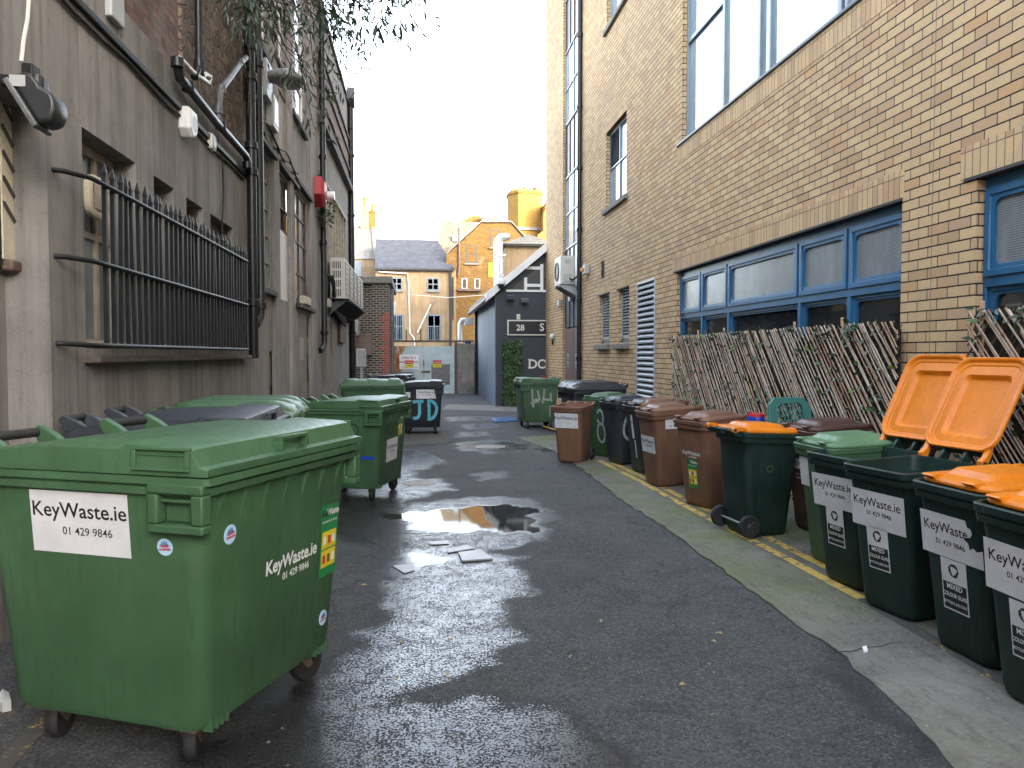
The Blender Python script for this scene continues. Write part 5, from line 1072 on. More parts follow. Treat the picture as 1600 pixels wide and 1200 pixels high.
Y = 36.5; t_ = thing('air_duct', 'silver bent air duct over the block wall', 'duct', (PX(722, Y), Y, 2)); mb = MB(); mb.tube([(PX(719, Y), Y, PZ(719, 536, Y)), (PX(719, Y), Y, PZ(719, 505, Y)), (PX(722, Y), Y, PZ(722, 500, Y)), (PX(728, Y), Y, PZ(728, 500, Y))], .11, 10); mb.box(PX(726, Y), PX(738, Y), Y-.3, Y+.3, PZ(730, 508, Y), PZ(730, 497, Y)); mb.build('duct', M['galv'], t_, smooth=35)
t_ = thing('blue_cover', 'bright blue plastic cover lying on top of the block wall', 'cover', (PX(730, 35), 35, 2)); MB().loft([rrect(PX(725, 34.9), PX(737, 34.9), 34.85, 35.1, .05, PZ(730, 537, 34.9)), rrect(PX(726, 34.9), PX(736, 34.9), 34.87, 35.08, .05, PZ(730, 533, 34.9)), rrect(PX(730, 34.9), PX(735, 34.9), 34.9, 35.05, .05, PZ(730, 531, 34.9))]).build('cover', M['tape'], t_, smooth=40)
# big many-sided chimney
Y = 88.0; tw = thing('chimney_stack', 'massive sunlit chimney stack with a row of clay pots on the skyline', 'chimney', (PX(820, Y), Y, 8)); xc = PX(820, Y); R_ = (PX(846, Y)-PX(794, Y))/2
z0, z1, z2 = PZ(820, 372, Y), PZ(820, 308, Y), PZ(820, 302, Y)
def octa(k, z): return [(xc+R_*k*u, Y+R_*k*v, z) for u, v in ((-1, -.35), (-.52, -1), (.52, -1), (.78, -.9), (.80, -.6), (1, -.5), (1, .7), (.5, 1), (-.5, 1), (-1, .6))]
mb = MB(); mb.loft([octa(1, z0-4), octa(1, PZ(820, 361, Y)), octa(1.0, z1), octa(1.06, z1+.1), octa(1.06, z2-.1), octa(.98, z2)]); mb.build('stack', M['tower_brick'], tw)
mb = MB(); mb.loft([octa(1.10, PZ(820, 364, Y)), octa(1.10, PZ(820, 360, Y)), octa(1.0, PZ(820, 359, Y))]); mb.build('ledge', M['stone_sill'], tw)
for k, p in enumerate((799, 804, 808.5, 812.5, 817, 822, 826, 833, 836, 842)): pot(tw, PX(p, Y), Y-R_*random.uniform(.2, .6), z2-.03, random.uniform(.32, .62), .22)
Y = 84.0; t_ = thing('distant_house', 'sunlit brick house edge peeping out beside the tan brick corner', 'house', (PX(855, Y), Y, 0)); MB().prism([(PX(848, Y), 0), (PX(890, Y), 0), Q(890, 315, Y), Q(853, 315, Y), Q(851, 330, Y), Q(849, 332, Y), Q(849, 360, Y), Q(840, 367, Y)], 'y', Y, Y+6).build('wall', M['tower_brick'], t_)
# ---------------------------------------------------------------- bins: shared pieces
R = math.radians
def ribbon(mb, Mf, pts, wd, lift=.0015, n=8):
    """a painted stroke of width wd on the face frame Mf through pts, rounded by a spline"""
    P = [Vector((*p, 0)) for p in pts]; out = []
    for i in range(len(P)-1):
        p0, p1, p2, p3 = P[max(i-1, 0)], P[i], P[i+1], P[min(i+2, len(P)-1)]
        for k in range(n):
            t = k/n; out.append(.5*((2*p1)+(p2-p0)*t+(2*p0-5*p1+4*p2-p3)*t*t+(3*p1-p0-3*p2+p3)*t**3))
    out.append(P[-1]); L, Rr = [], []
    for i, p in enumerate(out):
        d = (out[min(i+1, len(out)-1)]-out[max(i-1, 0)]).normalized(); s_ = Vector((-d.y, d.x, 0))*wd/2*(1+.12*math.sin(i*1.7))
        L.append(p+s_); Rr.append(p-s_)
    for i in range(len(out)-1): mb.add([Mf @ Vector((q.x, q.y, lift)) for q in (L[i], L[i+1], Rr[i+1], Rr[i])], [(3, 2, 1, 0)])
def sticker(par, Mf, cx, cyy, w_, h_, mat='sticker', rows=(), name='sticker', poly=None, extra=None, tilt=0.0):
    """thin label on the face frame Mf; rows = (text, size, dx, dy, material, bold)"""
    Mt = Mf @ Matrix.Translation((cx, cyy, 0)) @ Matrix.Rotation(tilt, 4, 'Z')
    pl = poly or [(-w_/2, -h_/2), (w_/2, -h_/2), (w_/2, h_/2), (-w_/2, h_/2)]
    mb = MB(); mb.loft([[Mt @ Vector((u, v, .0003)) for u, v in pl], [Mt @ Vector((u, v, .0022)) for u, v in pl]])
    ob = mb.build(name, M[mat], par, world=False); by = {}
    for s, size, dx, dy, mt, bold in rows:
        add_text(by.setdefault(mt, MB()), s, size, dx, dy, Mt, .003, bold)
    for mt, b_ in by.items(): b_.build('lettering', M[mt], ob, world=False)
    if extra: extra(ob, Mt)
    return ob
def patch(ob, Mt, x, y, w_, h_, mat, name, lift=.0032):
    MB().loft([[Mt @ Vector((x+u*w_/2, y+v*h_/2, lift-.0009)) for u, v in ((-1, -1), (1, -1), (1, 1), (-1, 1))], [Mt @ Vector((x+u*w_/2, y+v*h_/2, lift)) for u, v in ((-1, -1), (1, -1), (1, 1), (-1, 1))]]).build(name, M[mat], ob, world=False)
def recycle(ob, Mt, x, y, r, mat='ink'):
    mb = MB()
    for k in range(3):
        Rm = Matrix.Rotation(R(120*k), 4, 'Z'); q = lambda u, v: Mt @ (Matrix.Translation((x, y, 0)) @ Rm @ Vector((u*r, v*r, .0032)))
        mb.add([q(-.42, .45), q(.22, .45), q(.22, .75), q(-.25, .75), q(-.52, .62)], [(0, 1, 2, 3, 4)]); mb.add([q(.2, .30), q(.62, .42), q(.2, .92)], [(0, 1, 2)])
        mb.add([q(-.55, .55), q(-.42, .42), q(-.62, .05), q(-.88, .18)], [(0, 1, 2, 3)])
    mb.build('recycling_mark', M[mat], ob, world=False)
def glass_sticker(par, Mf, cx, cyy, k=1.0, tilt=0.0):
    k *= 1.17
    def ex(ob, Mt):
        patch(ob, Mt, 0, -.052*k, .148*k, .125*k, 'ink', 'black_panel'); recycle(ob, Mt, 0, .072*k, .040*k)
        mb = MB(); add_text(mb, 'MIXED', .034*k, 0, -.018*k, Mt, .0042, .02); add_text(mb, 'COLOUR GLASS', .027*k, 0, -.056*k, Mt, .0042, .025, .80); add_text(mb, 'BOTTLES & JARS ONLY', .019*k, 0, -.092*k, Mt, .0042, .02, .76); mb.build('lettering', M['white_ink'], ob, world=False)
    return sticker(par, Mf, cx, cyy, .162*k, .245*k, 'sticker', (), 'glass_label', None, ex, tilt)
def poster(par, Mf, cx, cyy, w_, h_, tilt=0.0, torn=False):
    def ex(ob, Mt):
        k = w_/.20
        for j in (0, 1):
            patch(ob, Mt, 0, (.005-.105*j)*k*h_/(.40*k)*1.0, .168*k, .095*k*h_/(.40*k), 'yellow_ink', 'yellow_panel')
            for i, mt in enumerate((('white_ink', 'red_ink', 'white_ink'), ('red_ink', 'door_brown', 'white_ink'))[j]): patch(ob, Mt, (-.055+.055*i)*k, (.004-.105*j)*k*h_/(.40*k), .030*k, .05*k, mt, 'picture', .0044)
        mb = MB(); add_text(mb, 'Key', .055*k, -.055*k, h_*.36, Mt, .0036, .03); mb.build('lettering', M['ink'], ob, world=False)
        mb = MB(); add_text(mb, 'Waste', .055*k, .034*k, h_*.36, Mt, .0036, .03); add_text(mb, 'DRY MIXED RECYCLING', .0165*k, 0, h_*.26, Mt, .0036, .02); mb.build('lettering', M['white_ink'], ob, world=False)
    return sticker(par, Mf, cx, cyy, w_, h_, 'green_ink', (), 'waste_poster', None, ex, tilt)
def round_sticker(par, Mf, cx, cyy, r):
    def ex(ob, Mt):
        mb = MB()
        for i, h_ in enumerate((.25, .5, .38, .62, .42, .52, .24)): x = (-.45+.15*i)*r; mb.add([Mt @ Vector((x-.055*r, .15*r, .0032)), Mt @ Vector((x+.055*r, .15*r, .0032)), Mt @ Vector((x+.055*r, (.15+h_)*r, .0032)), Mt @ Vector((x-.055*r, (.15+h_)*r, .0032))], [(0, 1, 2, 3)])
        mb.build('skyline', M['blue_ink'], ob, world=False); mb = MB(); add_text(mb, 'Captain', .40*r, 0, .02*r, Mt, .0042, .05); add_text(mb, 'Americas', .40*r, 0, -.36*r, Mt, .0042, .05); mb.build('lettering', M['red_ink'], ob, world=False)
    return sticker(par, Mf, cx, cyy, 0, 0, 'sky_ink', (), 'round_sticker', [(r*math.cos(a*6.283/20), r*math.sin(a*6.283/20)) for a in range(20)], ex, .1)
KW = [('KeyWaste.ie', .096, 0, .028, 'ink', .008), ('01 429 9846', .052, .02, -.045, 'ink', .004)]
def kw(k, dx=0.0): return [(s, z*k, (x+dx)*k, y*k, m_, b_) for s, z, x, y, m_, b_ in KW]

# ---------------------------------------------------------------- two-wheeled bins
HY, HZ = .335, .985
def wheelie(label, loc, th, body='bin_brown', lid='bin_brown', state='closed', group='two wheeled bins along the right wall', sc=(1, 1, 1), bmat=None, name='wheelie_bin', inset=0.0, ang=102):
    up_ = .045 if state == 'open' else 0.0
    o = thing(name, label, 'bin', (loc[0], loc[1], loc[2] if len(loc) > 2 else .05), th, group); o.scale = sc; o.rotation_euler = (R(2.6), 0, th)
    def rr(z, w_, yf, yb, r): return rrect(-w_/2, w_/2, yf, yb, r, z, 5)
    b = MB(); b.loft([rr(.0, .40, -.225, .15, .06), rr(.012, .43, -.24, .165, .065), rr(.05, .455, -.252, .185, .07), rr(.60, .512, -.286, .245, .075), rr(.885, .540, -.305, .272, .08), rr(.890, .585, -.330, .300, .07), rr(.925, .592, -.335, .305, .07), rr(.928, .575, -.327, .297, .065), rr(.938, .575, -.327, .297, .065), rr(.942, .600, -.342, .31, .07), rr(.978, .602, -.343, .312, .07), rr(.984, .590, -.337, .306, .065), rr(.984, .555, -.318, .286, .06), rr(.965, .545, -.312, .28, .06), rr(.10, .44, -.235, .17, .06)])
    b.build('body', M[body], o, world=False, smooth=42, bevel=0)
    hb = MB()
    for x in (-.24, -.09, .09, .24): hb.prism([(.29, .93), (.36, .945), (.395, .97+up_), (.40, 1.0+up_), (.37, 1.012+up_), (.345, 1.0+up_), (.30, .985)], 'x', x-.012, x+.012)
    hb.tube([(-.262, .378, .990+up_), (.262, .378, .990+up_)], .015, 10); hb.build('handle', M[body], o, world=False, smooth=45)
    ax = MB(); ax.tube([(-.25, .19, .105), (.25, .19, .105)], .012, 8); ax.build('axle', M['galv'], o, world=False, smooth=50)
    for sgn in (-1, 1):
        x = .262*sgn; wv = MB(); n = 24; pr = [(.07, -.022), (.098, -.026), (.105, -.016), (.105, .016), (.098, .026), (.07, .022)]
        wv.loft([[(x+q, .19+r*math.cos(a*6.283/n), .105+r*math.sin(a*6.283/n)) for a in range(n)] for r, q in pr]); wh = wv.build('wheel', M['rubber'], o, world=False, smooth=40)
        hv = MB(); hv.loft([[(x+q, .19+r*math.cos(a*6.283/n), .105+r*math.sin(a*6.283/n)) for a in range(n)] for r, q in ((.072, -.02*sgn), (.072, .014*sgn), (.06, .012*sgn), (.03, .02*sgn), (.018, .034*sgn))])
        for k in range(6): a = k*6.283/6; hv.tube([(x+.022*sgn, .19+.02*math.cos(a), .105+.02*math.sin(a)), (x+.017*sgn, .19+.066*math.cos(a), .105+.066*math.sin(a))], .006, 5)
        hv.build('hub', M['hub'], wh, world=False, smooth=40)
    if state != 'none':
        W, y0, y1 = (.60-inset, -.675+inset, -.03) if state != 'open' else (.60, -.735, -.03)
        def q(dw, dy, z, r): return rrect(-W/2+dw, W/2-dw, y0+dy, y1-dy*.8, r, z, 6)
        l = MB(); l.loft([q(.15, .17, .042, .03), q(.135, .155, .040, .035), q(.11, .13, .010, .04), q(.055, .06, .012, .085), q(.052, .057, .006, .09), q(.035, .035, .004, .10), q(.022, .022, -.012, .11), q(.008, .008, -.018, .115), q(.0, .0, -.010, .12), q(.0, .0, .004, .12), q(.012, .012, .020, .115), q(.05, .055, .026, .09), q(.095, .115, .030, .05), q(.13, .15, .062, .045), q(.15, .17, .066, .03)])
        for x in (-.245, .245): l.prism([(-.08, -.002), (-.08, .022), (-.02, .032), (.045, .034), (.062, .015), (.060, -.012), (.040, -.024), (.015, -.012), (.0, -.004)], 'x', x-.02, x+.02)
        if state != 'hang':
            for x in (-W*.28, W*.28): l.prism([(y0-.018, .026), (y0-.006, .036), (y0+.055, .034), (y0+.06, .02), (y0+.01, .006)], 'x', x-.045, x+.045)
        ld = l.build('lid', M[lid], o, world=False, smooth=27, bevel=.004); ld.location = (0, HY, HZ+up_)
        if state == 'open': ld.rotation_euler = (-R(ang), 0, 0)
        elif state == 'hang': ld.rotation_euler = (-R(262), 0, 0); ld.location = (0, HY+.06, HZ)
        else: ld.location = (0, HY+.008, HZ+.014)
        if 'orange' in lid:
            pv = MB()
            for x in (-.268, .268): pv.tube([(x-.006, .045, .004), (x+.006, .045, .004)], .014, 10)
            pv.build('hinge_pin', M['rubber'], ld, world=False, smooth=40)
    front = frame((0, -.252-.0015, .05), (1, 0, 0), (0, -.054/.84, 1)); left = frame((-.2275-.0015, 0, .05), (0, -1, 0), (-.0425/.84, 0, 1)); right = frame((.2275+.0015, 0, .05), (0, 1, 0), (.0425/.84, 0, 1))
    back = frame((0, .185+.0015, .05), (-1, 0, 0), (0, .087/.84, 1))
    return o, dict(front=front, left=left, right=right, back=back)
def place(px, py, corner, th, dz=0.0):
    """where the bin stands when its given bottom corner is seen at (px, py)"""
    zz = path_z(onZ(px, py, .05)[0]); p = onZ(px, py, zz); c = corner[0]*math.cos(th)-corner[1]*math.sin(th), corner[0]*math.sin(th)+corner[1]*math.cos(th)
    return p[0]-c[0], p[1]-c[1], path_z(p[0]-c[0])+.003
FN, FF = (.20, -.235), (-.20, -.235)      # bottom front corner towards the camera / away from it (bin facing the alley)
# the dark green glass bins at the right front
t0 = R(-82); o, f = wheelie('dark green bin standing open, orange lid thrown back, left of the two open ones', place(1291, 903, FF, t0), t0, 'bin_dkgreen', 'bin_orange', 'open', inset=.03, ang=118, sc=(1, 1, 1))
sticker(o, f['front'], -.005, .655, .49, .245, rows=kw(.86, -.01), tilt=.02); glass_sticker(o, f['front'], -.02, .39)
t0 = R(-81); o, f = wheelie('dark green bin standing open with an orange lid, right of the two open ones', place(1352, 944, FF, t0), t0, 'bin_dkgreen', 'bin_orange', 'open', inset=.02, ang=121, sc=(1, 1, 1))
sticker(o, f['front'], -.0, .645, .48, .25, rows=kw(.86, -.005)); glass_sticker(o, f['front'], -.015, .385, 1.0, .02)
t0 = R(-88); o, f = wheelie('dark green bin with closed scratched orange lid and torn white label', place(1466, 1006, FF, t0), t0, 'bin_dkgreen', 'bin_orange', 'closed', inset=.03)
torn = [(-.245, -.125), (.235, -.125), (.235, -.02), (.19, -.035), (.165, -.02), (.14, -.035), (.13, .0), (.10, .015), (.115, .03), (.15, .035), (.165, .06), (.155, .085), (.13, .09), (.12, .125), (-.245, .125)]
sticker(o, f['front'], 0, .64, .48, .25, rows=[('KeyWaste.', .083, -.035, .02, 'ink', .008), ('01 429 9846', .046, -.01, -.055, 'ink', .004)], poly=torn); glass_sticker(o, f['front'], .0, .36, 1.05)
t0 = R(-89); o, f = wheelie('dark green bin with closed orange lid, nearest on the right, cut off by the edge', place(1568, 1084, FF, t0), t0, 'bin_dkgreen', 'bin_orange', 'closed', inset=.03)
sticker(o, f['front'], -.0, .625, .48, .26, rows=kw(.86), tilt=-.02); glass_sticker(o, f['front'], .0, .34)
t0 = R(-88); o, f = wheelie('mid green bin with a pale green lid beside the open dark green bins', place(1268, 872, FF, t0), t0, 'bin_green', 'bin_light', 'closed')
sticker(o, f['front'], -.16, .70, .13, .24, rows=(), name='peeled_label')
t0 = R(-86); o, f = wheelie('dark brown bin behind the pale green lid, next to the orange lidded bin turned round', place(1243, 822, FF, t0), t0, 'bin_brown_dk', 'bin_brown_dk', 'closed')
sticker(o, f['front'], -.02, .60, .16, .10, rows=[('KW', .06, 0, -.02, 'ink', .02)]); 
mbx = MB(); add_text(mbx, 'Tel: 01 429 9846', .030, 0, .49, f['front'], .002, .01); add_text(mbx, 'KeyWaste.ie', .03, 0, .455, f['front'], .002, .01); mbx.build('lettering', M['white_ink'], o, world=False)
t0 = R(97); o, f = wheelie('dark green bin turned with its wheels to the alley under a closed orange lid', place(1196, 838, (-.21, -.02), t0), t0, 'bin_dkgreen', 'bin_orange', 'closed', inset=.02)
mbx = MB(); ribbon(mbx, f['left'], [(.03*math.cos(a)-.0, .60+.03*math.sin(a)) for a in [k*.7 for k in range(10)]], .010); mbx.build('scuff_ring', M['bin_green'], o, world=False)
t0 = R(-73); o, f = wheelie('mid brown bin with a raised lid and a torn green poster on its front', place(1106, 796, FN, t0), t0, 'bin_brown', 'bin_brown')
mbx = MB(); add_text(mbx, 'KeyWaste.ie', .062, .0, .545, f['front'], .002, .02); add_text(mbx, '01 429 9846', .028, .02, .51, f['front'], .002, .02); mbx.build('lettering', M['white_ink'], o, world=False); poster(o, f['front'], .0, .33, .17, .33)
sticker(o, f['right'], .14, .77, .12, .10)
t0 = R(-82); o, f = wheelie('brown bin with large white label turned half to the camera before the fence', place(1030, 762, FN, t0), t0, 'bin_brown', 'bin_brown')
sticker(o, f['front'], .02, .50, .40, .22, rows=kw(.72)); sticker(o, f['right'], -.04, .78, .22, .14, rows=[('01 429', .04, 0, -.05, 'ink', .01)])
t0 = R(-84); o, f = wheelie('brown bin with a padlocked lid tucked between the charcoal and brown bins', place(1013, 742, FN, t0), t0, 'bin_brown_dk', 'bin_brown')
sticker(o, f['front'], .02, .62, .3, .22, rows=kw(.55))
t0 = R(-80); o, f = wheelie('charcoal bin with peeling white strips, nearest of the two charcoal bins', place(1007, 741, FN, t0), t0, 'bin_grey', 'bin_grey')
sticker(o, f['front'], -.02, .62, .06, .34, 'sticker', (('IIII', .05, 0, .05, 'ink', .02),), 'peeled_label', None, None, .06); sticker(o, f['front'], .03, .30, .03, .26, 'sticker', (), 'peeled_label', None, None, .05)
t0 = R(-76); o, f = wheelie('charcoal bin with a pale painted 6, farther of the two charcoal bins', place(970, 727, FN, t0), t0, 'bin_grey', 'bin_grey')
mbx = MB(); ribbon(mbx, f['right'], [(-.06, .76), (-.13, .70), (-.18, .58), (-.19, .46), (-.15, .38), (-.08, .34), (.0, .34), (.06, .38)], .045); ribbon(mbx, f['right'], [(.0, .34), (-.04, .22), (-.02, .12), (.04, .08)], .05); mbx.build('graffiti', M['spray_white'], o, world=False)
t0 = R(-58); o, f = wheelie('green two wheeled bin with a pale painted 8, half hidden by the lidless brown bin', place(950, 714, FN, t0), t0, 'bin_green', 'bin_green')
for ff, dx in ((f['right'], -.09), (f['front'], .10)):
    mbx = MB()
    ribbon(mbx, ff, [(dx+.07*math.cos(a), .63+.12*math.sin(a)) for a in [2.6-k*.45 for k in range(13)]], .036); ribbon(mbx, ff, [(dx+.085*math.cos(a), .36+.16*math.sin(a)) for a in [1.2+k*.45 for k in range(15)]], .036); mbx.build('graffiti', M['spray_white'], o, world=False)
t0 = R(-33); o, f = wheelie('brown bin without a lid standing out on the mossy path', place(907, 723.5, FN, t0), t0, 'bin_brown', 'bin_brown', 'none', sc=(.94, .94, .94))
sticker(o, f['front'], -.02, .69, .43, .26, rows=[('KeyWaste.ie', .082, -.01, .02, 'ink', .01), ('01 429 9846', .036, .0, -.05, 'yellow_ink', .01)])

# ---------------------------------------------------------------- four-wheeled containers
def container(label, loc, th, mat='bin_green', lid='flat', sc=(1, 1, 1), group='large four wheeled bins', lidmat=None):
    o = thing('wheeled_container', label, 'bin', (loc[0], loc[1], 0.0), th, group); o.scale = sc; lm = M[lidmat or mat]
    def rr(z, lx, yf, yb, r): return rrect(-lx/2, lx/2, yf, yb, r, z, 5)
    b = MB(); b.loft([rr(.170, .94, -.39, .41, .06), rr(.185, 1.02, -.43, .45, .08), rr(.22, 1.06, -.45, .47, .09), rr(1.09, 1.19, -.505, .50, .06), rr(1.15, 1.20, -.51, .505, .05), rr(1.152, 1.25, -.545, .53, .03), rr(1.180, 1.255, -.55, .535, .03), rr(1.184, 1.235, -.54, .525, .03), rr(1.190, 1.235, -.54, .525, .03), rr(1.194, 1.275, -.565, .545, .03), rr(1.222, 1.275, -.565, .545, .03), rr(1.226, 1.24, -.54, .53, .03), rr(1.20, 1.16, -.5, .49, .05)])
    b.build('body', M[mat], o, world=False, smooth=38)
    for k in range(7):
        x = -.48+.96*k/6; MB().add([(x-.005, -.505, 1.15), (x+.005, -.505, 1.15), (x+.005, -.535, 1.15), (x-.005, -.535, 1.15), (x-.024, -.492, .99), (x-.016, -.492, .99)], [(0, 1, 2, 3), (0, 3, 4), (1, 5, 2), (3, 2, 5, 4)]).build('rim_rib', M[mat], o, world=False)
    for sx in (-1, 1):                     # lifting pockets at both ends of the rim
        rb = MB(); X0, X1 = sx*.59, sx*.648; y0, y1, z0, z1 = -.55, -.315, 1.01, 1.20
        rb.box(X0, X1, y0, y1, z0, z0+.035); rb.box(X0, X1, y0, y1, z1-.04, z1-.001); rb.box(X0, X1, y0, y0+.05, z0+.036, z1-.041); rb.box(X0, X1, y1-.045, y1, z0+.036, z1-.041); rb.box(X0*.99, X0*1.02, y0+.05, y1-.045, z0+.036, z1-.041)
        rb.box(X0, X0+sx*.045, y0+.05, y1-.046, z1-.075, z1-.06)
        rb.build('rim_pocket', M[mat], o, world=False, smooth=35, bevel=.008)
    l = MB(); z = 1.228
    if lid == 'flat':
        pr = [(.56, 0), (.54, .04), (.42, .105), (.20, .140), (-.205, .146), (-.222, .172), (-.47, .158), (-.505, .142), (-.535, .05), (-.572, .042), (-.572, 0)]
        def P_(x, k, dy): return [(x, y*dy, z+h_*k*.72) for y, h_ in pr]
        l.loft([P_(-.638, .30, 1), P_(-.636, .93, .99), P_(-.61, 1, .985), P_(.61, 1, .985), P_(.636, .93, .99), P_(.638, .30, 1)])
        for sx in (-1, 1):
            X0, X1 = sx*.63, sx*.652; y0, y1 = -.50, -.255
            l.box(X0, X1, y0, y1, z+.020, z+.034); l.box(X0, X1, y0, y1, z+.098, z+.109); l.box(X0, X1, y0, y0+.018, z+.035, z+.097); l.box(X0, X1, y1-.018, y1, z+.035, z+.097); l.box(X0, X0+sx*.012, y0+.019, y1-.019, z+.076, z+.083)
        l.box(-.11, .11, -.556, -.52, z+.086, z+.102); l.box(-.11, -.095, -.556, -.51, z+.04, z+.085); l.box(.095, .11, -.556, -.51, z+.04, z+.085)
    elif lid == 'dome':
        def D_(k, zz, rr_): return rrect(-.635*k, .635*k, -.57*k, .55*k, rr_, zz, 6)
        l.loft([D_(1, z, .05), D_(1.0, z+.04, .06), D_(.97, z+.065, .08), D_(.90, z+.12, .14), D_(.74, z+.155, .2), D_(.45, z+.17, .18)])
        for x in (-.42, 0, .42): l.loft([rrect(x-.16, x+.16, -.56, .50, .08, z+.03), rrect(x-.15, x+.15, -.54, .48, .1, z+.10), rrect(x-.12, x+.12, -.46, .40, .1, z+.165), rrect(x-.08, x+.08, -.40, .34, .06, z+.182)])
        l.box(-.04, .04, -.60, -.55, z-.02, z+.06)
    ld = l.build('lid', lm, o, world=False, smooth=38, bevel=.010)
    for x in (-.50, -.20, .20, .50): MB().prism([(.50, 1.22), (.60, 1.28), (.63, 1.33), (.60, 1.36), (.52, 1.32), (.46, 1.28)], 'x', x-.02, x+.02).build('hinge_bracket', lm, o, world=False, bevel=.006)
    for a, b_ in ((-.50, -.20), (.20, .50)): MB().tube([(a, .605, 1.325), (b_, .605, 1.325)], .022, 10).build('handle_bar', M['rubber'], o, world=False, smooth=50)
    for sx in (-1, 1):
        for sy_ in (-1, 1):
            cx, cyy = sx*.42, sy_*.33+.01; a = random.uniform(-.5, .5)+(0 if sy_ < 0 else .3); ca, sa = math.cos(a), math.sin(a)
            T_ = lambda u, v, z_: (cx+u*ca-v*sa, cyy+u*sa+v*ca, z_)
            cs = MB(); cs.box(cx-.075, cx+.075, cyy-.075, cyy+.075, .172, .184); cs.tube([(cx, cyy, .18), (cx, cyy, .16)], .035, 10)
            for s2 in (-1, 1): cs.add([T_(-.05, s2*.032, .165), T_(.045, s2*.032, .165), T_(.065, s2*.034, .085), T_(.035, s2*.034, .075), T_(-.05, s2*.026, .165), T_(.045, s2*.026, .165), T_(.065, s2*.028, .085), T_(.035, s2*.028, .075)], [(0, 1, 2, 3), (7, 6, 5, 4), (0, 4, 5, 1), (1, 5, 6, 2), (2, 6, 7, 3), (3, 7, 4, 0)])
            ct = cs.build('castor', M['castor'], o, world=False); n = 22; wv = MB()
            wv.loft([[T_(.05+r*math.cos(k*6.283/n), q, .098+r*math.sin(k*6.283/n)) for k in range(n)] for r, q in ((.03, -.026), (.07, -.02), (.09, -.024), (.098, -.014), (.098, .014), (.09, .024), (.07, .02), (.03, .026))]); wv.build('wheel', M['rubber'], ct, world=False, smooth=40)
    for sx in (-1, 1):
        for sy_ in (-1, 1):
            st = MB()
            for k in range(4): st.box(sx*(.36+.035*k)-.006, sx*(.36+.035*k)+.006, sy_*.43-.02, sy_*.43+.02, .175, .235)
            st.build('corner_ribs', M[mat], o, world=False)
    e = .055/.87; ex_ = .065/.87
    fr = dict(front=frame((0, -.45-.0015, .22), (1, 0, 0), (0, -e, 1)), left=frame((-.53-.0015, 0, .22), (0, -1, 0), (-ex_, 0, 1)), right=frame((.53+.0015, 0, .22), (0, 1, 0), (ex_, 0, 1)), back=frame((0, .47+.0015, .22), (-1, 0, 0), (0, .03/.87, 1)))
    return o, fr
def cplace(p, corner, th, sc=1.0):
    sc = sc if isinstance(sc, tuple) else (sc, sc)
    c = corner[0]*sc[0], corner[1]*sc[1]; return p[0]-(c[0]*math.cos(th)-c[1]*math.sin(th)), p[1]-(c[0]*math.sin(th)+c[1]*math.cos(th))
NC = (-.6275, -.548)
t0 = R(67); s1_ = 1.055; A = onZ(320, 777, 1.155*s1_)
o, f = container('huge green bin nearest the camera with a large white label on its end', cplace(A, NC, t0, (1.02, 1.12)), t0, 'bin_green', sc=(1.02, 1.12, s1_))
sticker(o, f['left'], -.035, .795, .455, .255, rows=[('KeyWaste.ie', .086, .0, .022, 'ink', .012), ('01 429 9846', .046, .035, -.05, 'ink', .006)]); round_sticker(o, f['left'], .345, .725, .034); round_sticker(o, f['front'], -.405, .745, .040); round_sticker(o, f['front'], .405, .14, .038)
mbx = MB(); add_text(mbx, 'KeyWaste.ie', .086, .085, .50, f['front'], .002, .028); add_text(mbx, '01 429 9846', .046, .12, .445, f['front'], .002, .02); mbx.build('lettering', M['white_ink'], o, world=False); poster(o, f['front'], .425, .535, .165, .36)
t0 = R(90); o, f = container('dark charcoal container with a shiny lid wedged behind the huge green bin', (-1.60, 5.62), t0, 'bin_black', 'flat', (1, 1.03, 1.03), lidmat='bin_grey')
t0 = R(91); o, f = container('green container with a domed lid by the wall, behind the charcoal one', (-1.66, 7.35), t0, 'bin_green', 'dome', (1, 1, .975))
s4 = .925; t0 = R(74); A = onZ(597, 648, 1.155*s4); o, f = container('green bin with blue tape and black scrawled letters on its end', cplace(A, NC, t0, s4), t0, 'bin_green', 'flat', (s4, s4, s4))
mbx = MB(); ribbon(mbx, f['left'], [(.10, .60), (.105, .82)], .016); ribbon(mbx, f['left'], [(.085, .80), (.17, .80), (.215, .73), (.18, .66), (.10, .645)], .016); ribbon(mbx, f['left'], [(-.24, .80), (-.14, .83), (-.02, .83), (.02, .79)], .016); mbx.build('graffiti', M['marker'], o, world=False)
mbx = MB()
for a, b in ((-.42, -.02), (-.012, .225), (.233, .415)): mbx.add([f['left'] @ Vector((u, v, .002)) for u, v in ((a, .345), (b, .345), (b, .392), (a, .392))], [(0, 1, 2, 3)])
mbx.build('blue_tape', M['tape'], o, world=False)
sticker(o, f['front'], -.02, .42, .46, .30, rows=kw(.8)); poster(o, f['front'], .30, .70, .2, .3); mbx = MB(); add_text(mbx, 'JFOC', .24, -.12, .62, f['front'], .002, .01); mbx.build('graffiti', M['marker'], o, world=False)
s5 = .88; xc = (onZ(522, 676, 0)[0]+onZ(634, 676, 0)[0])/2; t0 = R(2); o, f = container('green container with domed padlocked lid, facing the camera left of the graffiti bin', (-1.02, 17.25), t0, 'bin_green', 'dome', (1.10, s5, s5))
t0 = R(88); o, f = container('black container spray painted with JD in sky blue', (.08, 17.55), t0, 'bin_black', 'flat', (.9, .86, .885))
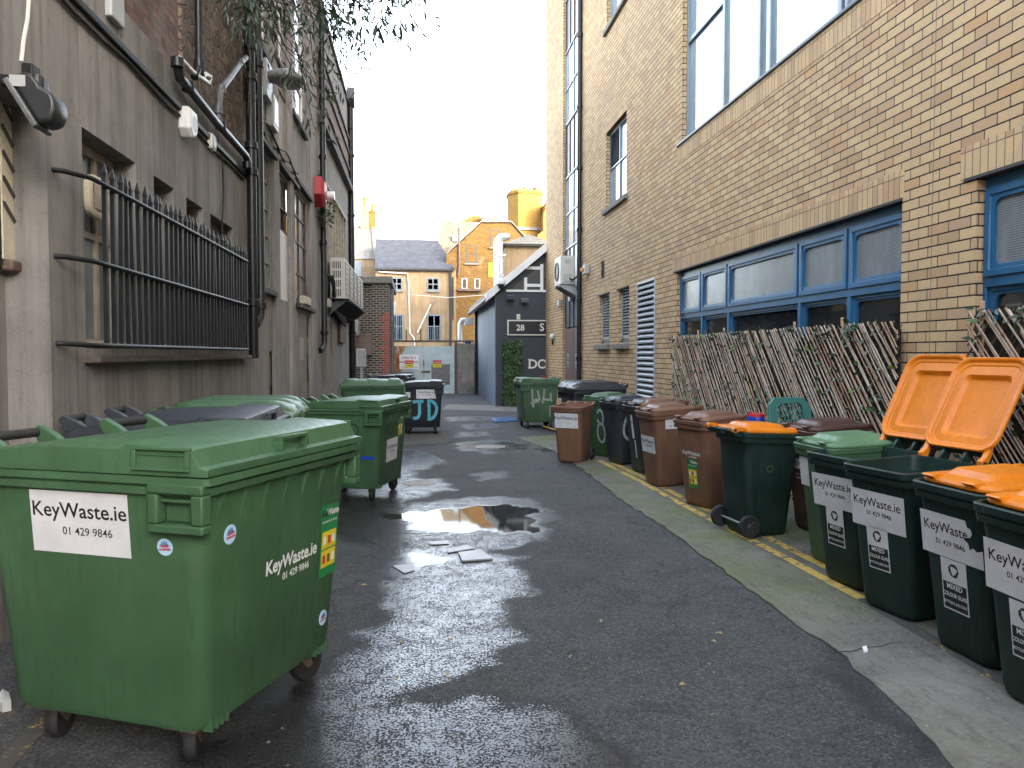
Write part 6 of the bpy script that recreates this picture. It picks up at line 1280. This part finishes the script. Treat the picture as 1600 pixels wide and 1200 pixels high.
mbx = MB(); ribbon(mbx, f['left'], [(-.24, .60), (-.12, .615), (.03, .62)], .075); ribbon(mbx, f['left'], [(-.07, .60), (-.07, .45), (-.07, .30), (-.13, .20), (-.24, .20)], .075); ribbon(mbx, f['left'], [(.17, .62), (.175, .40), (.175, .17)], .075); ribbon(mbx, f['left'], [(.13, .63), (.28, .60), (.37, .45), (.33, .28), (.24, .18), (.13, .17)], .075); mbx.build('graffiti', M['spray_blue'], o, world=False)
sticker(o, f['left'], .10, .80, .50, .23, rows=kw(.80)); sticker(o, f['left'], -.38, .78, .16, .14)
t0 = R(80); o, f = container('black container showing only its lid behind the graffiti bin', (-.70, 20.4), t0, 'bin_black', 'flat', (.9, .9, .93))
s1 = .90; t0 = R(-88); o, f = container('faded green container with washed out graffiti by the corner of the brick building', (2.83, 18.55), t0, 'bin_green_pale', 'flat', (s1, .86, s1))
e_ = f['right']; mbx = MB(); ribbon(mbx, e_, [(-.22, .84), (-.21, .62), (-.20, .50)], .05); ribbon(mbx, e_, [(-.07, .80), (-.03, .66), (.0, .54)], .05); ribbon(mbx, e_, [(-.22, .45), (-.14, .52), (-.02, .54)], .11); ribbon(mbx, e_, [(-.22, .48), (-.17, .36)], .06); ribbon(mbx, e_, [(.12, .84), (.11, .66), (.08, .52), (.10, .46)], .045); ribbon(mbx, e_, [(.12, .56), (.30, .55)], .06); ribbon(mbx, e_, [(.30, .74), (.31, .58), (.34, .50)], .045); ribbon(mbx, e_, [(.28, .40), (.29, .2), (.28, .1)], .03); mbx.build('graffiti', M['spray_pale'], o, world=False)
t0 = R(-86); o, f = container('black container with a padlocked lid behind the green two wheeled bin', (3.28, 14.45), t0, 'bin_black', 'dome', (.98, .92, .90))
sticker(o, f['right'], .0, .72, .5, .2)
# ---------------------------------------------------------------- willow fences with ivy
def fence(label, ya, yb, zt, X, posts):
    o = thing('willow_fence', label, 'fence', (X, ya, 0)); L = yb-ya; k = .88
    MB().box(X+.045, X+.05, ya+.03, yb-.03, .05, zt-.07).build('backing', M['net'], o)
    def rods(sgn, x, r, step, mats):
        mbs = {m_: MB() for m_ in mats}; y = ya-zt*k if sgn > 0 else ya; n = int((L+zt*k)/step)
        for i in range(n):
            y_ = y+i*step+random.gauss(0, step*.10)-(0 if sgn > 0 else 0); kk = k*random.gauss(1, .02)
            yb0_ = y_ if sgn > 0 else y_; f_ = lambda z: (y_+z*kk if sgn > 0 else y_-z*kk); za_, zb_ = 0.0, zt+random.uniform(-.008, .010)
            for lim in (ya, yb):
                zc_ = (lim-y_)/kk*(1 if sgn > 0 else -1)
                if (lim == ya) == (sgn > 0): za_ = max(za_, zc_)
                else: zb_ = min(zb_, zc_)
            if zb_-za_ < .06: continue
            nn = 5; P = [(x+random.gauss(0, .003), f_(za_+(zb_-za_)*t/nn)+random.gauss(0, .004), za_+(zb_-za_)*t/nn) for t in range(nn+1)]
            mbs[random.choice(mats)].tube(P, r*random.uniform(.8, 1.2), 5, True)
        for m_, b in mbs.items(): b.build('rods', M[m_], o, smooth=60)
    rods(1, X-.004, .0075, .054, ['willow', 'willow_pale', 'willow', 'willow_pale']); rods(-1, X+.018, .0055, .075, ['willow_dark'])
    for y in posts: MB().box(X+.028, X+.044, y-.022, y+.022, 0, zt+.075).build('post', M['raw_pine'], o, bevel=.006)
    for mt, dens, zr in (('leaf_dark', 46, (0, 1)), ('leaf_mid', 46, (0, 1)), ('leaf_bright', 13, (0, 1)), ('leaf_grey', 26, (0, 1)), ('leaf_dark', 18, (.95, 1.01))):
        mb = MB()
        for i in range(int(L*dens*1.35)):
            z = zt*random.uniform(*zr); y = random.uniform(ya, yb); x = X-.02+random.random()*.05
            if random.random() < .5: y += random.gauss(0, .03)
            mb.leaf(Vector((x, y, z)), Vector((-.5+random.gauss(0, .4), random.gauss(0, 1), random.gauss(0, .8))), Vector((-1, random.gauss(0, .3), .4)), random.uniform(.055, .10), random.uniform(.035, .05))
        mb.build('ivy_leaves', M[mt], o)
X = WR-.08
ya, yb = onX(1403, 553, X)[0], onX(1051, 553, X)[0]; zt = (onX(1403, 503, X)[1]+onX(1051, 525, X)[1])/2
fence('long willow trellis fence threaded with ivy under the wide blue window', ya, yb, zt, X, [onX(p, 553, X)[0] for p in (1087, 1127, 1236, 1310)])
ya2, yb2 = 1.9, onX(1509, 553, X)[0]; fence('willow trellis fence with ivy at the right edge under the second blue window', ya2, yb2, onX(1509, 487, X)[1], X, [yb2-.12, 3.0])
# ---------------------------------------------------------------- things between the bins
y_ = 7.72; bk = thing('plastic_basket', 'teal green plastic crate lid with a lattice leaning on the willow fence', 'basket', (3.45, y_, .95)); cx, cz = onY(1230, 641, y_)
Mf = frame((cx, y_, cz), (1, .25, 0), (.25, .35, 1)); mb = MB(); w_, h_ = .27, .15
def tq(a, b): return [Mf @ Vector((u, v, z)) for u, v, z in ((a[0], a[1], 0), (b[0], b[1], 0))]
o1 = [(-.30, -.2), (.30, -.2), (.285, .06), (.22, .13), (-.16, .135), (-.24, .06)]; i1 = [(-.20, -.2), (.19, -.2), (.17, .03), (.14, .065), (-.10, .065), (-.15, .03)]
for z0, z1 in ((0, .03),):
    n = len(o1); mb.add([Mf @ Vector((*p, z)) for z in (z0, z1) for q in (o1, i1) for p in q], [(k, (k+1) % n, n+(k+1) % n, n+k) for k in range(n) if k != 0]+[(2*n+k, 2*n+(k+1) % n, 3*n+(k+1) % n, 3*n+k) for k in range(n) if k != 0]+[(k, (k+1) % n, 2*n+(k+1) % n, 2*n+k) for k in range(n)]+[(n+k, n+(k+1) % n, 3*n+(k+1) % n, 3*n+k) for k in range(n)])
mb.build('frame', M['bin_teal'], bk, bevel=.008); mb = MB()
for k in range(9):
    u = -.19+.045*k; a, b = (u, -.2), (u+.12, .07); mb.tube(tq(a, b), .006, 5); a, b = (u+.06, -.2), (u-.06, .07)
    if -.18 < u-.06: mb.tube(tq(a, b), .006, 5)
mb.build('lattice', M['bin_teal'], bk)
y_ = 7.9; cx, cz = onY(1182, 655, y_); t_ = thing('plastic_bag', 'dark blue bin bag with a red band wedged between brown and dark green bins', 'bag', (cx, y_, .0)); mb = MB(); rg = []
for k in range(7):
    z = [0, .2, .5, .8, cz-.05, cz+.03, cz+.05][k]; rg.append([(cx+(.17-.02*k+.03*math.sin(a*2.3+k))*math.cos(a*6.283/14), y_+.15*math.sin(a*6.283/14)*(1-.08*k), z+.012*math.sin(a*3.1+k)) for a in range(14)])
mb.loft(rg[:6]); mb.build('bag', M['tape'], t_, smooth=60); MB().loft([rg[5], [(p[0], p[1], p[2]+.03) for p in rg[5]], rg[6]]).build('red_band', M['red_ink'], t_, smooth=60)
# ---------------------------------------------------------------- litter and covers on the road
def disc(px, py, r, name, lab, cat, z=.004):
    x, y = onZ(px, py); o = thing(name, lab, cat, (x, y, 0)); n = 28
    MB().loft([[(x+r*k*math.cos(a*6.283/n), y+r*k*math.sin(a*6.283/n), zz) for a in range(n)] for k, zz in ((1.0, .001), (1.0, z), (.93, z+.003), (.88, z+.003), (.87, z), (.5, z))]).build('cover', M['castor'], o, smooth=30)
    mb = MB()
    for i in range(-3, 4):
        for j in range(-3, 4):
            if math.hypot(i, j) < 3.4: u, v = x+i*r*.22, y+j*r*.22; mb.box(u-r*.07, u+r*.07, v-r*.07, v+r*.07, z-.001, z+.004)
    mb.build('studs', M['castor'], o)
disc(655, 755, .235, 'manhole_cover', 'small round iron cover in the wet patch beside the green bins', 'manhole cover'); disc(766, 698, .30, 'manhole_cover', 'round iron cover with a wet ring in the middle of the road farther on', 'manhole cover')
def sheet(name, lab, cat, pts, th, mat, z=.006, jit=.01):
    P = gpx(pts); c = P.mean(0); o = thing(name, lab, cat, (c[0], c[1], 0))
    def ring(zz, k): return [(c[0]+(p[0]-c[0])*k, c[1]+(p[1]-c[1])*k, zz+jit*math.sin(i*2.1)) for i, p in enumerate(P)]
    MB().loft([ring(z, 1), ring(z+th, 1), ring(z+th*1.1, .6)]).build('sheet', M[mat], o); return o
o = sheet('board', 'flat blue board lying on the road before the faded green container', 'board', [(766, 655), (799, 652.5), (814, 658.5), (772, 661)], .03, 'sheet_blue', .01, 0)
sheet('cardboard', 'largest sodden sheet of pale cardboard lying below the puddle', 'cardboard', [(716, 866), (751, 862), (770, 875), (722, 879)], .014, 'paper', .006, .004)
sheet('cardboard', 'smaller sodden pale scrap just behind the largest cardboard sheet', 'cardboard', [(698, 860), (730, 853), (742, 858), (700, 865)], .006, 'paper', .006, .002)
sheet('paper_scrap', 'thin pale paper strip beside the puddle edge', 'paper', [(668, 848), (700, 846), (702, 851), (672, 852)], .004, 'paper', .006, .001)
sheet('paper_scrap', 'wet transparent scrap left of the cardboard on the wet patch', 'paper', [(613, 885), (642, 882), (648, 892), (632, 897)], .003, 'paper', .006, .001)
sheet('paper_scrap', 'small white scrap at the joint of the concrete path', 'paper', [(1347, 1019), (1354, 1018), (1356, 1025), (1350, 1027)], .02, 'white_paint', .014, .004)
sheet('clear_bag', 'crumpled pale plastic bag beside the wheel of the nearest green bin', 'bag', [(-6, 1110), (4, 1098), (14, 1092), (18, 1112), (4, 1120)], .05, 'white_plastic', .004, .02)
def leaf_thing(px, py, L, a, lab, z=.012):
    x, y = onZ(px, py); o = MB(); c = Vector((x, y, z)); d = Vector((math.cos(a), math.sin(a), 0)); s_ = Vector((-d.y, d.x, 0)); q = []
    for t, w_, h_ in ((0, 0, 0), (.25, .13, .008), (.55, .15, .012), (.8, .08, .006), (1, 0, .0)): q.append((c+d*L*(t-.5)+s_*L*w_+Vector((0, 0, h_)), c+d*L*(t-.5)-s_*L*w_+Vector((0, 0, h_*.4))))
    for (a0, b0), (a1, b1) in zip(q, q[1:]): o.quad(a0, a1, b1, b0)
    ob = o.build('fallen_leaf', M['leaf_dry']); tag(ob, lab, 'leaf', 'dry leaves fallen on the asphalt')
for i in range(34):
    px, py = random.choice([(random.uniform(525, 640), random.uniform(845, 1010)), (random.uniform(560, 760), random.uniform(880, 1080)), (random.uniform(860, 1150), random.uniform(960, 1180)), (random.uniform(540, 700), random.uniform(690, 780))])
    leaf_thing(px, py, random.uniform(.035, .065), random.uniform(0, 6.28), 'small dry curled leaf lying loose on the dark asphalt')
# grit and crumbs scattered over road and path
mb = MB(); mb2 = MB()
for i in range(520):
    u = random.random()
    if u < .55: x, y = random.uniform(2.35, 3.1), random.uniform(2.6, 9); z = path_z(x)+.001
    else: x, y = random.uniform(-.9, 2.1), random.uniform(2.5, 8.5); z = .001
    if z > .005 and x < onZ(1322, 1032)[0]: continue
    r = random.uniform(.003, .008); (mb if random.random() < .75 else mb2).add([(x-r, y-r*.6, z), (x+r, y-r, z), (x+r*.7, y+r, z), (x-r*.5, y+r*.8, z), (x+r*.2, y, z+r*.9)], [(0, 1, 4), (1, 2, 4), (2, 3, 4), (3, 0, 4)])
tag(mb.build('grit', M['stone_sill']), kind='stuff'); tag(mb2.build('crumbs', M['leaf_dry']), kind='stuff')
# ---------------------------------------------------------------- shrub growing from the left wall top, hanging into the sky
tr = thing('hanging_shrub', 'straggly shrub with narrow leaves hanging from the wall top on the left', 'shrub', (WL+.1, 9.2, 7.2))
rng = random.Random(3)
st = MB(); lv = {'leaf_dark': MB(), 'leaf_grey': MB()}
def leaves_at(p, d, n, spread, big=1.0):
    for i in range(n):
        q = p+Vector((rng.gauss(0, spread), rng.gauss(0, spread), rng.gauss(0, spread*.7))); dd = (d*.5+Vector((rng.gauss(0, .7), rng.gauss(0, .7), -.45+rng.gauss(0, .5))))
        lv['leaf_dark' if rng.random() < .62 else 'leaf_grey'].leaf(q, dd, Vector((rng.gauss(0, .5), rng.gauss(0, .5), 1)), rng.uniform(.08, .175)*big, rng.uniform(.02, .036)*big)
def twig(a, b, r0, r1, sag, n=7, wob=.05):
    P = []
    for k in range(n):
        t = k/(n-1); p = a.lerp(b, t)+Vector((0, 0, sag*math.sin(math.pi*t)*1.0)); 
        if 0 < k < n-1: p += Vector((rng.gauss(0, wob), rng.gauss(0, wob), rng.gauss(0, wob)))
        P.append(p)
    st.tube(P, [r0+(r1-r0)*k/(n-1) for k in range(n)], 5); return P
roots = [Vector((WL+.1, 9.0, 7.2)), Vector((WL+.05, 10.4, 6.6)), Vector((WL+.1, 12.0, 8.4))]
for q in roots: leaves_at(q, Vector((0, 0, -1)), 60, .35)
ends = [(650,8,8.2,6),(628,52,8.2,12),(602,44,8.4,22),(590,38,8.6,24),(575,10,8.4,30),(560,84,8.3,5),(566,70,8.3,9),(540,36,8.8,34),(528,20,8.6,40),(545,55,8.8,26),(532,92,9.2,14),(536,106,9.4,14),(512,50,9,34),(505,22,9,34),(520,140,9.5,10),(548,152,9.6,2),(500,150,9.5,14),(505,176,9.7,12),(522,198,9.8,8),(480,120,9.5,20),(440,45,9.4,16),(430,20,9.2,30),(400,40,9,30),(395,8,9,36),(455,35,9.2,30),(470,60,9.3,14),(485,85,9.4,20),(640,-10,8.2,20),(610,-15,8.2,30),(610,12,8.3,14),(650,38,8.1,5),(555,-10,8.5,40),(380,30,8.9,18),(375,70,8.9,6),(490,198,9.7,6),(470,200,9.7,6),(565,-30,8.4,40),(475,10,9,30)]
for px, py, y_, n in ends:
    x, z = onY(px, py, y_); e = Vector((x, y_, z)); r_ = roots[0] if py < 60 or px > 540 else rng.choice(roots[:2])
    P = twig(r_, e, .014, .004, rng.uniform(.05, .35), 9, .05)
    leaves_at(e, (P[-1]-P[-3]).normalized(), n, .12)
    leaves_at(P[-2], (P[-1]-P[-3]).normalized(), n//2, .12)
    for k in range(3):
        b = P[rng.randint(3, 7)]; e2 = b+Vector((rng.gauss(.05, .18), rng.gauss(0, .15), -rng.uniform(.1, .45))); Q_ = twig(b, e2, .005, .0025, .03, 5, .02)
        if n > 8 or px < 500: leaves_at(e2, Vector((0, 0, -1)), max(2, n//5), .06)
for px in (385, 392, 405, 415, 432, 446, 458, 470, 366, 374):
    y_ = 9.3; x, z = onY(px+rng.uniform(-6, 6), rng.uniform(90, 200), y_); twig(roots[1] if rng.random() < .6 else roots[0], Vector((x, y_, z)), .008, .003, .15, 9, .07)
st.build('branches', M['twig'], tr, smooth=60)
for mt, b in lv.items(): b.build('leaves', M[mt], tr)
